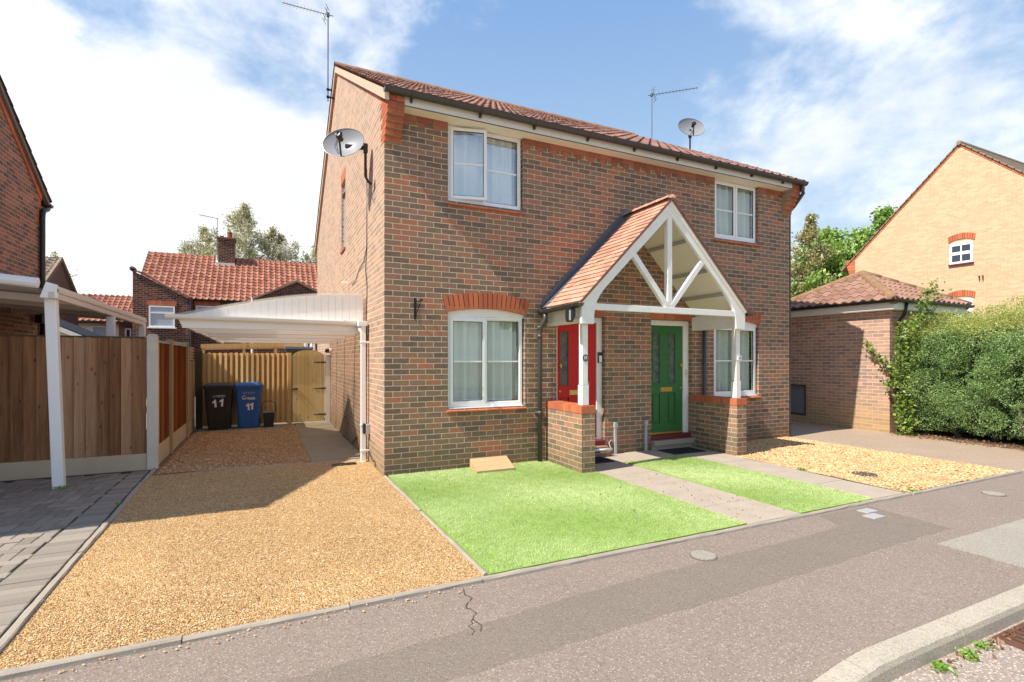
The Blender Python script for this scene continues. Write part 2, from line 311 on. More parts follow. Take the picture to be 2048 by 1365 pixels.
# ------------------------------------------------------------------ mesh helpers
class B:
    def __init__(s): s.v = []; s.f = []; s.m = []; s.u = []
    def add(s, vs, fs, m=0, uvs=None):
        o = len(s.v); s.v += [tuple(map(float, v)) for v in vs]
        for i, f in enumerate(fs):
            s.f.append(tuple(j+o for j in f)); s.m.append(m); s.u.append(uvs[i] if uvs else None)
        return s
    def poly(s, pts, m=0, uv=None): return s.add(pts, [tuple(range(len(pts)))], m, [uv] if uv else None)
    def box(s, x0, y0, z0, x1, y1, z1, m=0):
        v = [(x0, y0, z0), (x1, y0, z0), (x1, y1, z0), (x0, y1, z0), (x0, y0, z1), (x1, y0, z1), (x1, y1, z1), (x0, y1, z1)]
        return s.add(v, [(0, 3, 2, 1), (4, 5, 6, 7), (0, 1, 5, 4), (1, 2, 6, 5), (2, 3, 7, 6), (3, 0, 4, 7)], m)
    def prism(s, pts, d, m=0):      # planar polygon pts extruded by vector d
        n = len(pts); d = Vector(d); a = [Vector(p) for p in pts]; nn = Vector((0, 0, 0))
        for i in range(n): nn += a[i].cross(a[(i+1) % n])
        if nn.dot(d) > 0: a.reverse()
        v = a + [p+d for p in a]
        f = [tuple(range(n)), tuple(reversed(range(n, 2*n)))] + [(i, n+i, n+(i+1) % n, (i+1) % n) for i in range(n)]
        return s.add(v, [tuple(reversed(q)) for q in f] if False else f, m)
    def beam(s, a, b, w, h, m=0, up=(0, 0, 1)):
        a = Vector(a); b = Vector(b); d = (b-a).normalized(); u = Vector(up)
        sx = d.cross(u).normalized()*(w/2); sz = sx.cross(d).normalized()*(h/2)
        v = [a-sx-sz, a+sx-sz, a+sx+sz, a-sx+sz, b-sx-sz, b+sx-sz, b+sx+sz, b-sx+sz]
        return s.add(v, [(3, 2, 1, 0), (4, 5, 6, 7), (0, 1, 5, 4), (1, 2, 6, 5), (2, 3, 7, 6), (3, 0, 4, 7)], m)
    def tube(s, pts, r, n=8, m=0, cap=True):
        pts = [Vector(p) for p in pts]; rs = r if isinstance(r, (list, tuple)) else [r]*len(pts); vs = []; fs = []
        pn = None
        for i, p in enumerate(pts):
            d = ((pts[min(i+1, len(pts)-1)]-pts[max(i-1, 0)])).normalized()
            if pn is None: pn = d.orthogonal().normalized()
            else: pn = (pn-d*pn.dot(d)).normalized()
            bn = d.cross(pn)
            for k in range(n):
                a = 2*math.pi*k/n; vs.append(p+(pn*math.cos(a)+bn*math.sin(a))*rs[i])
        for i in range(len(pts)-1):
            for k in range(n):
                fs.append((i*n+k, i*n+(k+1) % n, (i+1)*n+(k+1) % n, (i+1)*n+k))
        if cap: fs.append(tuple(reversed(range(n)))); fs.append(tuple(range((len(pts)-1)*n, len(pts)*n)))
        return s.add(vs, fs, m)
    def grid(s, P, m=0, flip=False, uv=None):    # P[i][j] points, shared verts
        a, b = len(P), len(P[0]); vs = [p for r in P for p in r]; fs = []; us = []
        for i in range(a-1):
            for j in range(b-1):
                q = (i*b+j, (i+1)*b+j, (i+1)*b+j+1, i*b+j+1)
                if flip: q = q[::-1]
                fs.append(q)
                if uv: us.append([uv[k//b][k % b] for k in q])
        return s.add(vs, fs, m, us if uv else None)
    def build(s, name, mats, parent=None, smooth=False, bevel=0, clip=None, fix=False, **tg):
        if not isinstance(mats, (list, tuple)): mats = [mats]
        org = ORG.get(root_of(parent), Vector((0, 0, 0))) if parent else Vector((0, 0, 0))
        me = bpy.data.meshes.new(name); me.from_pydata([(v[0]-org[0], v[1]-org[1], v[2]-org[2]) for v in s.v], [], s.f)
        for q in mats: me.materials.append(q)
        me.polygons.foreach_set('material_index', s.m)
        uvl = me.uv_layers.new(name='UVMap'); data = np.zeros(len(me.loops)*2, dtype=np.float32); li = 0
        for f, u in zip(s.f, s.u):
            if u is not None:
                for q in u: data[li] = q[0]; data[li+1] = q[1]; li += 2
                continue
            p = [s.v[i] for i in f]; nx = ny = nz_ = 0.
            for i in range(len(p)):
                a, b = p[i], p[(i+1) % len(p)]
                nx += (a[1]-b[1])*(a[2]+b[2]); ny += (a[2]-b[2])*(a[0]+b[0]); nz_ += (a[0]-b[0])*(a[1]+b[1])
            L = math.sqrt(nx*nx+ny*ny+nz_*nz_) or 1; nx /= L; ny /= L; nz_ /= L
            if abs(nz_) > .97:
                for q in p: data[li] = q[0]; data[li+1] = q[1]; li += 2
            else:
                h = math.hypot(nx, ny) or 1; ux, uy = -ny/h, nx/h      # u = Z x n
                vx, vy, vz = ny*0-nz_*uy, nz_*ux-0, nx*uy-ny*ux    # v = n x u
                for q in p:
                    data[li] = q[0]*ux+q[1]*uy; data[li+1] = q[0]*vx+q[1]*vy+q[2]*vz; li += 2
        uvl.data.foreach_set('uv', data)
        if smooth: me.polygons.foreach_set('use_smooth', [True]*len(me.polygons))
        if clip or fix:
            bm = bmesh.new(); bm.from_mesh(me)
            for co, no in (clip or []):
                bmesh.ops.bisect_plane(bm, geom=bm.verts[:]+bm.edges[:]+bm.faces[:], plane_co=Vector(co)-org, plane_no=no, clear_outer=True)
            if fix: bmesh.ops.recalc_face_normals(bm, faces=bm.faces[:])
            bm.to_mesh(me); bm.free()
        o = bpy.data.objects.new(name, me); COL.objects.link(o)
        if parent: o.parent = parent
        if bevel:
            bv = o.modifiers.new('bevel', 'BEVEL'); bv.width = bevel; bv.segments = 2; bv.limit_method = 'ANGLE'; bv.angle_limit = R(40)
        for k, q in tg.items(): o[{'cat': 'category'}.get(k, k)] = q
        return o
ORG = {}
def root_of(o):
    while o and o.parent: o = o.parent
    return o.name if o else None
def thing(name, label, cat, loc=(0, 0, 0), group=None):
    o = bpy.data.objects.new(name, None); COL.objects.link(o); o.location = loc; o['label'] = label; o['category'] = cat
    o.empty_display_size = .2
    if group: o['group'] = group
    ORG[o.name] = Vector(loc); return o
def fastmesh(name, verts, faces_n, mats, parent=None, mi=None, **tg):   # verts (N,3) in fixed-size faces of faces_n verts
    org = ORG.get(root_of(parent), Vector((0, 0, 0))) if parent else Vector((0, 0, 0))
    verts = np.asarray(verts, dtype=np.float32).reshape(-1, 3) - np.array(org, dtype=np.float32)
    n = len(verts); nf = n//faces_n
    me = bpy.data.meshes.new(name); me.vertices.add(n); me.vertices.foreach_set('co', verts.ravel())
    me.loops.add(n); me.loops.foreach_set('vertex_index', np.arange(n, dtype=np.int32))
    me.polygons.add(nf); me.polygons.foreach_set('loop_start', np.arange(0, n, faces_n, dtype=np.int32)); me.polygons.foreach_set('loop_total', np.full(nf, faces_n, dtype=np.int32))
    for q in (mats if isinstance(mats, (list, tuple)) else [mats]): me.materials.append(q)
    if mi is not None: me.polygons.foreach_set('material_index', mi.astype(np.int32))
    me.update(); me.validate()
    o = bpy.data.objects.new(name, me); COL.objects.link(o)
    if parent: o.parent = parent
    for k, q in tg.items(): o[{'cat': 'category'}.get(k, k)] = q
    return o
def leaves(P, size, asp=.6, nrm=None, flat=0.):   # P (N,3) centres -> quad (rhombus) leaves
    n = len(P); a = rng.normal(size=(n, 3)); a /= np.linalg.norm(a, axis=1, keepdims=True)
    if nrm is not None: b = nrm + rng.normal(size=(n, 3))*flat
    else: b = rng.normal(size=(n, 3))
    b = np.cross(a, b); b /= np.linalg.norm(b, axis=1, keepdims=True)+1e-9
    if nrm is not None:
        a = np.cross(b, nrm + rng.normal(size=(n, 3))*flat); a /= np.linalg.norm(a, axis=1, keepdims=True)+1e-9
    s = (size*(.6+.8*rng.random((n, 1))))/2
    return np.stack([P-a*s, P-b*s*asp, P+a*s, P+b*s*asp], axis=1).reshape(-1, 3)
def struct(b, name, mat_, **k):
    return b.build(name, mat_, kind='structure', **k)
def text_mesh(txt, name, size, mat_, parent, loc, rot, bold=0.0, depth=.001, sx=1.):
    cu = bpy.data.curves.new(name, 'FONT'); cu.body = txt; cu.size = size; cu.extrude = depth; cu.offset = bold; cu.align_x = 'CENTER'; cu.align_y = 'CENTER'
    tmp = bpy.data.objects.new(name+'_tmp', cu); COL.objects.link(tmp); dg = bpy.context.evaluated_depsgraph_get()
    me = bpy.data.meshes.new_from_object(tmp.evaluated_get(dg)); bpy.data.objects.remove(tmp)
    me.materials.clear(); me.materials.append(mat_)
    me.transform(Matrix.Translation(Vector(loc)-ORG.get(root_of(parent), Vector((0, 0, 0)))) @ rot @ Matrix.Diagonal((sx, 1, 1, 1)))
    o = bpy.data.objects.new(name, me); COL.objects.link(o); o.parent = parent; return o
RX = Matrix.Rotation(R(90), 4, 'X')     # text facing -Y

# roofs ------------------------------------------------------------
def pantile(O, u, v, Wd, L, per=.28, course=.34, amp=.028, step=.022, sharp=False, seg=8):
    O = Vector(O); u = Vector(u).normalized(); v = Vector(v).normalized(); n = u.cross(v)
    if n.z < 0: n = -n
    b = B(); nu = int(round(Wd/per))*seg; nc = int(math.ceil(L/course)); flip = u.cross(v).z < 0
    def prof(t):
        t = t % 1.0
        if sharp: return amp*(math.sin(2*math.pi*t)*.55 + (1.0 if t < .28 else 0)*math.sin(math.pi*t/.28)*1.0)
        return amp*math.cos(2*math.pi*t)
    us = [i*Wd/nu for i in range(nu+1)]
    for j in range(nc):
        v0 = j*course; v1 = min(L, (j+1)*course+.03)
        jit = [0.006*rng.standard_normal() for _ in range(nu//seg+2)]
        rows = []; uvr = []
        for vv, lift in ((v0, -.012), (v0, step), (v1, 0.)):
            rows.append([O+u*x+v*(vv+jit[i//seg]*(1 if vv == v0 else 0))+n*(prof(x/per)+lift+jit[i//seg]*.3) for i, x in enumerate(us)])
            uvr.append([(x/per, j+.5*(lift == 0)+.1) for x in us])
        b.grid(rows, 0, not flip, uvr)
    return b
def plain_tiles(O, u, v, Wd, L, tw=.165, course=.105, th=.014):
    O = Vector(O); u = Vector(u).normalized(); v = Vector(v).normalized(); n = u.cross(v)
    if n.z < 0: n = -n
    b = B(); flip = u.cross(v).z < 0
    for j in range(int(math.ceil(L/course))):
        off = (j % 2)*tw/2; k = 0; x = -off
        while x < Wd-1e-4:
            a = max(0, x)+.0015; c = min(Wd, x+tw)-.0015
            if c-a > .01:
                l = .003*rng.standard_normal(); v0 = j*course+l; v1 = min(L, (j+1)*course+.02)
                h = th+abs(l)
                pts = [O+u*a+v*v0+n*h, O+u*c+v*v0+n*h, O+u*c+v*v1, O+u*a+v*v1, O+u*a+v*v0-n*.004, O+u*c+v*v0-n*.004]
                uvc = (k+.5, j+.5); f = [(0, 1, 2, 3), (4, 5, 1, 0)]
                if flip: f = [q[::-1] for q in f]
                b.add(pts, f, 0, [[uvc]*4]*2)
            x += tw; k += 1
    return b

# windows ----------------------------------------------------------
def window(parent, x0, x1, z0, z1, y, lights, glassm=None, curt=True, open_left=0., head=0., ax='y', label=None):
    """uPVC window facing -Y; lights = list of (xa,xb,kind) kind 's' sash or 'f' fixed."""
    gm = glassm or glass; f = B(); w_ = .042; d = .06
    f.box(x0, y, z0, x0+w_, y+d, z1); f.box(x1-w_, y, z0, x1, y+d, z1); f.box(x0+w_, y, z0, x1-w_, y+d, z0+w_+.01); f.box(x0+w_, y, z1-w_, x1-w_, y+d, z1)
    for a, b_, k in lights[1:]: f.box(a-.02, y+.001, z0+w_+.01, a+.02, y+d, z1-w_)
    f.box(x0-.002, y-.045, z0-.035, x1+.002, y+.03, z0-.002)     # projecting cill
    cx = (x0+x1)/2; f.box(cx-.17, y-.014, z1-.03, cx+.17, y-.001, z1-.012)                 # trickle vent
    wn = f.build('window', white_upvc, parent, bevel=.004)
    if label: wn['label'] = label
    zm = (z0+z1)/2
    for i, (a, b_, k) in enumerate(lights):
        s = B(); e = .045 if k == 's' else .012; yy = y-.012 if k == 's' else y+.012
        A = a+(w_ if i == 0 else .02)-(.012 if k == 's' else 0); C = b_-(w_ if i == len(lights)-1 else .02)+(.012 if k == 's' else 0)
        Z0 = z0+w_+.01-(.012 if k == 's' else 0); Z1 = z1-w_+(.012 if k == 's' else 0)
        s.box(A, yy, Z0, A+e, yy+.05, Z1); s.box(C-e, yy, Z0, C, yy+.05, Z1); s.box(A+e, yy, Z0, C-e, yy+.05, Z0+e); s.box(A+e, yy, Z1-e, C-e, yy+.05, Z1)
        gb = B(); gb.box(A+e, yy+.012, zm-.011, C-e, yy+.03, zm+.011)
        pn = B(); pn.poly([(A+e, yy+.022, Z0+e), (C-e, yy+.022, Z0+e), (C-e, yy+.022, Z1-e), (A+e, yy+.022, Z1-e)])
        sk = B(); 
        for c in (A+e, C-e-.006): sk.box(c, yy+.004, Z0+e, c+.006, yy+.0195, Z1-e)
        sk.box(A+e+.006, yy+.004, Z1-e-.006, C-e-.006, yy+.0195, Z1-e); sk.box(A+e+.006, yy+.004, Z0+e, C-e-.006, yy+.0195, Z0+e+.006)
        obs = [s.build('sash', white_upvc, wn, bevel=.004), gb.build('glazing_bar', white_upvc, wn), pn.build('pane', gm, wn), sk.build('glazing_seal', black_pl, wn)]
        if i == 0 and open_left:
            piv = Vector((A, yy, 0))-ORG['brick_house']; M = Matrix.Translation(piv) @ Matrix.Rotation(-open_left, 4, 'Z') @ Matrix.Translation(-piv)
            for o in obs: o.data.transform(M)
    if curt:
        c = B(); P = []
        n = 90
        for r, z in enumerate((z0+.03, zm, z1-.02)):
            row = []
            for i in range(n+1):
                q = i/n; gap = .0
                row.append((x0+.03+(x1-x0-.06)*q, y+.125+.040*math.sin(q*(x1-x0)*34+1.9*math.sin(q*6+x0))+.014*math.sin(q*27)+.05*max(0, 1-abs(q-.46)/.05), z))
            P.append(row)
        c.grid(P, 0); c.build('curtain', net_m if curt == 'net' else curtain_m, wn, smooth=True)
    return wn
def arch(parent, xa, xb, zs, rise, h, y0=-.003, y1=.10, nb=None, ax=0, sgn=1):
    """segmental brick arch, soldier voussoirs with mortar backing"""
    nb = nb or int((xb-xa+.06)/.072); b = B(); c = (xb-xa)/2; r = (c*c+rise*rise)/(2*rise) if rise else 1e6; cx = (xa+xb)/2; cz = zs+rise-r
    a0 = math.asin(c/r)
    def pt(ang, rad, y): return (cx+rad*math.sin(ang), y, cz+rad*math.cos(ang))
    for i in range(nb):
        t0 = -a0+2*a0*i/nb; t1 = -a0+2*a0*(i+1)/nb; g_ = (t1-t0)*.07
        q = [pt(t0+g_, r, y0), pt(t1-g_, r, y0), pt(t1-g_, r+h, y0), pt(t0+g_, r+h, y0)]
        b.prism(q, (0, y1-y0-.005, 0), 0)
    for i in range(12):
        t0 = -a0+2*a0*i/12; t1 = -a0+2*a0*(i+1)/12
        q = [pt(t0, r+.003, y0+.003), pt(t1, r+.003, y0+.003), pt(t1, r+h-.002, y0+.003), pt(t0, r+h-.002, y0+.003)]
        b.prism(q, (0, y1-y0-.002, 0), 1)
    ob = b.build('brick_arch', [red_brick, mortar_m], parent, fix=False)
    hd = B(); pts = [pt(-a0+2*a0*i/16, r-.001, y0+.05) for i in range(17)]
    pts = [(p[0], p[1], p[2]) for p in pts]; zb = zs-.045
    hd.prism(pts+[(xb-.002, y0+.05, zb), (xa+.002, y0+.05, zb)], (0, .04, 0)); hd.build('window_head', white_paint, ob)
    return ob
def row_soldiers(b, xa, xb, z0, z1, y0, y1, pit=.072, mi=0, mo=1, along='x'):
    n = max(1, int(round((xb-xa)/pit))); p = (xb-xa)/n
    for i in range(n):
        a = xa+i*p+.004; c = xa+(i+1)*p-.004
        if along == 'x': b.box(a, y0, z0+.003, c, y1, z1-.003, mi)
        else: b.box(y0, a, z0+.003, y1, c, z1-.003, mi)
    e = .004
    if along == 'x': b.box(xa+e*2, y0+e, z0, xb-e*2, y1-e, z1-.008, mo)
    else: b.box(y0+e, xa+e*2, z0, y1-e, xb-e*2, z1-.008, mo)

def sheet_with_holes(b, x0, x1, z0, z1, holes, to3, depth, m=0):
    xs = sorted({x0, x1, *[h[0] for h in holes], *[h[1] for h in holes]}); zs = sorted({z0, z1, *[h[2] for h in holes], *[h[3] for h in holes]})
    for i in range(len(xs)-1):
        for j in range(len(zs)-1):
            cx = (xs[i]+xs[i+1])/2; cz = (zs[j]+zs[j+1])/2
            if any(h[0] < cx < h[1] and h[2] < cz < h[3] for h in holes): continue
            b.poly([to3(xs[i], 0, zs[j]), to3(xs[i+1], 0, zs[j]), to3(xs[i+1], 0, zs[j+1]), to3(xs[i], 0, zs[j+1])], m)
    for a, c, d, e in holes:
        b.poly([to3(a, 0, d), to3(a, 0, e), to3(a, depth, e), to3(a, depth, d)], m); b.poly([to3(c, 0, e), to3(c, 0, d), to3(c, depth, d), to3(c, depth, e)], m)
        b.poly([to3(a, 0, e), to3(c, 0, e), to3(c, depth, e), to3(a, depth, e)], m); b.poly([to3(c, 0, d), to3(a, 0, d), to3(a, depth, d), to3(c, depth, d)], m)

# =================================================================== SETTING
HW, HD = 8.015, 9.9
gz = B(); gz.poly([(-150, -3.5, -.012), (150, -3.5, -.012), (150, 300, -.012), (-150, 300, -.012)]); struct(gz, 'ground', ground_m)
rd = B(); rd.poly([(-150, -12, -.105), (150, -12, -.105), (150, -5.2, -.105), (-150, -5.2, -.105)]); struct(rd, 'road', road_m)
fg = B(); fg.poly([(-150, -300, -.02), (150, -300, -.02), (150, -12, -.02), (-150, -12, -.02)]); struct(fg, 'far_pavement', pave_m)
def kdrop(x): t = min(1, max(0, (1.5-x)/.95)); return .075*t*t*(3-2*t)
def kline(x): return -5.17 - .05*min(1, max(0, (1.5-x)/.9))
# pavement as one gently uneven sheet
xs = sorted(set([round(q, 3) for q in np.concatenate([np.arange(-3, 10, .22), np.linspace(-60, -3, 12), np.linspace(10, 60, 14)])]))
P = []
for x in xs:
    row = []
    for k in range(11):
        y = -3.53 + (kline(x)-.004+3.53)*k/10
        s_ = max(0, (k/10-.5)/.5); row.append((x, y, .0012*math.sin(x*1.7+k*.6)*(1 if 0 < k < 10 else 0) - kdrop(x)*s_*s_ - (.004 if k == 0 else 0)))
    P.append(row)
pv = B(); pv.grid(P, 0, True); struct(pv, 'pavement', pave_m, smooth=True)
# repaired strip of darker asphalt
pts_t = [(-60, -4.3), (-3, -4.2), (-1.35, -4.13), (-.47, -4.08), (.23, -4.0), (1.1, -3.94), (2.17, -3.92), (2.9, -3.90), (3.42, -3.86), (3.55, -3.57)]
pts_b = [(-60, -4.75), (-3, -4.6), (-.65, -4.47), (-.03, -4.45), (.68, -4.42), (1.55, -4.42), (2.71, -4.38), (3.51, -4.35), (3.88, -4.335), (4.28, -4.34)]
pt = B()
for i in range(len(pts_t)-1):
    n = 8 if i > 1 else 2
    for k in range(n):
        def L(a, b_, t): return (a[0]+(b_[0]-a[0])*t, a[1]+(b_[1]-a[1])*t+.008*math.sin((a[0]+(b_[0]-a[0])*t)*17)+.004*math.sin((a[0]+(b_[0]-a[0])*t)*41), .0028)
        a, b_, c, d = L(pts_t[i], pts_t[i+1], k/n), L(pts_t[i], pts_t[i+1], (k+1)/n), L(pts_b[i], pts_b[i+1], (k+1)/n), L(pts_b[i], pts_b[i+1], k/n)
        pt.poly([a, d, c, b_]); pt.poly([d, (d[0], d[1]-.012, -.003), (c[0], c[1]-.012, -.003), c]); pt.poly([(a[0], a[1]+.010, -.003), a, b_, (b_[0], b_[1]+.010, -.003)])
pt.poly([(3.55, -3.57, .0028), (4.28, -4.34, .0028), (4.36, -3.575, .0028)][::1])
struct(pt, 'asphalt_patch', patch_m)
# crack
ck = B(); cp = [(-.20, -3.56), (-.22, -3.66), (-.19, -3.72), (-.27, -3.81), (-.24, -3.9), (-.29, -3.98), (-.34, -4.05), (-.33, -4.1), (-.37, -4.15)]
cq = []
for i in range(len(cp)-1):
    for k in range(4): t_ = k/4; cq.append((cp[i][0]*(1-t_)+cp[i+1][0]*t_+rng.normal()*.006, cp[i][1]*(1-t_)+cp[i+1][1]*t_+rng.normal()*.005))
for i in range(len(cq)-1):
    w0 = .0015+.0035*rng.random(); ck.poly([(cq[i][0]-w0, cq[i][1], .0045), (cq[i+1][0]-w0, cq[i+1][1], .0045), (cq[i+1][0]+w0, cq[i+1][1], .0045), (cq[i][0]+w0, cq[i][1], .0045)][::-1])
for a, b_ in (((-.29, -3.98), (-.27, -4.07)), ((-.27, -4.07), (-.30, -4.13))):
    ck.poly([(a[0]-.004, a[1], .0045), (b_[0]-.004, b_[1], .0045), (b_[0]+.004, b_[1], .0045), (a[0]+.004, a[1], .0045)][::-1])
struct(ck, 'pavement_crack', plain('crack_dirt', (.085, .068, .055), .95))
# kerb stones
kb = B(); x = -12.4
while x < 22:
    x1 = x+.915; n = 8; P = []
    for k in range(n+1):
        q = x+.004+(x1-x-.008)*k/n; d = kdrop(q); yb = kline(q); ch = .003*math.sin(q*23)
        P.append([(q, yb, -.11), (q, yb, -.004-d), (q, yb-.008, 0-d), (q, yb-.105, -.001-d+ch*.5), (q, yb-.122, -.012-d+ch), (q, yb-.132, -.040-d*.6), (q, yb-.136, -.115)])
    kb.grid(P, 0, False); kb.poly(P[0]); kb.poly(P[-1][::-1]); x = x1
struct(kb, 'kerb', kerb_m)
def edging(pts, w=.05, h=.02, L=.92):
    b = B()
    for (ax, ay), (bx, by) in zip(pts[:-1], pts[1:]):
        d = Vector((bx-ax, by-ay, 0)); T = d.length; d.normalize(); n = int(max(1, round(T/L)))
        for k in range(n):
            a = Vector((ax, ay, 0))+d*(T*k/n+.003); c = Vector((ax, ay, 0))+d*(T*(k+1)/n-.003)
            hh = h+.004*rng.standard_normal(); jj = Vector((-d.y, d.x, 0))*(.004*rng.standard_normal()); sg = 6
            P = []
            for i in range(sg+1):
                p = a+(c-a)*i/sg+jj; s_ = Vector((-d.y, d.x, 0)); r1 = .0025*rng.standard_normal(); r2 = .002*rng.standard_normal()
                P.append([p-s_*(w/2), p-s_*(w/2-.003+r1)+Vector((0, 0, hh-.008)), p-s_*(w/2-.012)+Vector((0, 0, hh+r2)), p+s_*(w/2-.012)+Vector((0, 0, hh+r2)), p+s_*(w/2-.003-r1)+Vector((0, 0, hh-.008)), p+s_*(w/2)])
            for row in P:
                row[0] = row[0]+Vector((0, 0, -.05)); row[-1] = row[-1]+Vector((0, 0, -.05))
            b.grid(P, 0, False); b.poly(P[0]); b.poly(P[-1][::-1])
    return b
struct(edging([(-14, -3.495), (-2.72, -3.495), (8.0, -3.495), (10.4, -3.46)], .055, .020), 'front_edging', concrete)
struct(edging([(-2.70, -3.46), (-2.84, 1.85)], .055, .026), 'drive_edging', concrete)
struct(edging([(.012, -3.455), (.012, -.01)], .04, .022), 'lawn_edging', concrete)
struct(edging([(-2.74, 1.47), (-.83, 1.40), (-.02, 1.33)], .05, .012), 'threshold_edging', concrete)
struct(edging([(7.955, -.02), (7.93, -3.46)], .04, .012), 'bed_edging', concrete)
# resin-bound driveway
P = [[(x_, y_, .004+.004*math.sin(x_*2.1+y_)*math.cos(y_*1.7)) for y_ in np.linspace(-3.46, 1.5, 26)] for x_ in np.linspace(-2.86, .0, 16)]
P = [[(max(-2.70-.0264*(p[1]+3.46), min(p[0], 0)), p[1], p[2]) for p in r] for r in P]
dv = B(); dv.grid(P, 0, True); struct(dv, 'gravel_driveway', resin, smooth=True)
P = [[(x_, y_, .006+.008*math.sin(x_*3.1+y_*2)*math.cos(y_*2.7-x_)) for y_ in np.linspace(1.42, 5.78, 26)] for x_ in np.linspace(-2.78, -.80, 12)]
b = B(); b.grid(P, 0, True); b.build('gravel', loose, smooth=True, kind='stuff')
P = [[(x_, y_, .008+.010*math.sin(x_*3.7+y_*2)*math.cos(y_*2.9-x_)) for y_ in np.linspace(-3.45, 0.0, 18)] for x_ in np.linspace(5.30, 7.95, 16)]
b = B(); b.grid(P, 0, True); b.build('pale_gravel_bed', pale_gravel, smooth=True, kind='stuff')
def pebbles(name, n, xr, yr, sz, mat_, zf=.008, ok=None):
    P = np.column_stack([rng.uniform(*xr, n), rng.uniform(*yr, n), np.full(n, zf)])
    if ok is not None: P = P[ok(P)]
    n = len(P); base = np.array([[1, 0, 0], [0, 1, 0], [-1, 0, 0], [0, -1, 0], [0, 0, 1], [0, 0, -1]], float)
    th = rng.uniform(0, 6.28, n); sc = sz*(.5+.9*rng.random((n, 1)))*np.array([[1, .7, .5]]); V = base[None]*sc[:, None]
    V = V + rng.normal(size=V.shape)*sz*.08
    c, s_ = np.cos(th), np.sin(th); X = V[..., 0]*c[:, None]-V[..., 1]*s_[:, None]; Y = V[..., 0]*s_[:, None]+V[..., 1]*c[:, None]
    V = np.stack([X, Y, V[..., 2]], -1)+P[:, None]
    T = np.array([[0, 1, 4], [1, 2, 4], [2, 3, 4], [3, 0, 4]]); return fastmesh(name, V[:, T].reshape(-1, 3), 3, mat_, kind='stuff')
def pebm(name, cols):
    m, t, p = new_mat(name); rnd = t.n('NewGeometry').outputs['Random Per Island']
    wn_ = t.n('TexWhiteNoise', {'Vector': t.vm('FLOOR', t.vm('MULTIPLY', t.n('NewGeometry').outputs['Position'], (45., 45., 0)))}, noise_dimensions='3D').outputs[0]
    link(t, t.ramp(wn_, [(i/(len(cols)-1), c) for i, c in enumerate(cols)]), p.inputs['Base Color']); p.inputs['Roughness'].default_value = .8; return m
peb_pale = pebm('pale_pebble', [(.32, .17, .08), (.56, .34, .155), (.68, .46, .235), (.50, .255, .095), (.80, .62, .40)])
peb_loose = pebm('brown_pebble', [(.24, .12, .05), (.48, .28, .13), (.60, .38, .19), (.44, .22, .09), (.74, .55, .34)])
pebbles('pale_stone_chippings', 15000, (5.32, 7.95), (-3.46, -.02), .019, peb_pale, .012, lambda P: ~((P[:, 0] < 5.66) & (P[:, 1] > -1.02)))
pebbles('brown_stone_chippings', 11000, (-2.74, -.8), (1.45, 5.8), .015, peb_loose, .010)
pebbles('stray_chippings', 130, (-2.4, -.1), (-3.62, -3.47), .009, pebm('tan_grit', [(.4, .2, .08), (.6, .36, .16), (.75, .55, .3)]), .006)
peb_res = pebm('resin_grit', [(.26, .13, .05), (.54, .325, .14), (.71, .49, .24), (.50, .285, .105), (.88, .72, .48)])
pebbles('driveway_chippings', 60000, (-2.82, -.02), (-3.46, 1.35), .0052, peb_res, .006, lambda P: P[:, 0] > -2.70-.0264*(P[:, 1]+3.46)+.035)
# block paving, real herringbone blocks
gp = B(); gp.poly([(-14, -3.46, -.006), (-2.7, -3.46, -.006), (-2.84, 1.85, -.006), (-14, 1.85, -.006)]); struct(gp, 'block_paving_bed', paver_gap)
hb = B(); a_ = .1
def blk(x0, y0, x1, y1):
    g_ = .0028; h = .006+.0022*rng.standard_normal(); c = .006; x0 += g_; y0 += g_; x1 -= g_; y1 -= g_
    hb.add([(x0, y0, -.01), (x1, y0, -.01), (x1, y1, -.01), (x0, y1, -.01), (x0, y0, h-.004), (x1, y0, h-.004), (x1, y1, h-.004), (x0, y1, h-.004), (x0+c, y0+c, h), (x1-c, y0+c, h), (x1-c, y1-c, h), (x0+c, y1-c, h)],
        [(0, 1, 5, 4), (1, 2, 6, 5), (2, 3, 7, 6), (3, 0, 4, 7), (4, 5, 9, 8), (5, 6, 10, 9), (6, 7, 11, 10), (7, 4, 8, 11), (8, 9, 10, 11)])
xe = lambda y: -2.745-.026*(y+3.46)
for i in range(-70, 30):
    for j in range(-36, 20):
        t_ = (i-j) % 4; x0 = i*a_; y0 = j*a_; yl = -3.45
        if t_ == 0: q = (x0, y0, x0+.2, y0+.1)
        elif t_ == 3: q = (x0, y0, x0+.1, y0+.2)
        else: continue
        lim = -3.08
        if q[0] < -7 or q[1] < yl+.0 or q[3] > 1.84 or q[0] >= lim-.02: continue
        blk(q[0], q[1], min(q[2], lim), q[3])
y = -3.45
while y < 1.8:
    for k in range(1): blk(-3.08, y, xe(y)-.005, y+.1)
    y += .1
struct(hb, 'block_paving', paver_m)
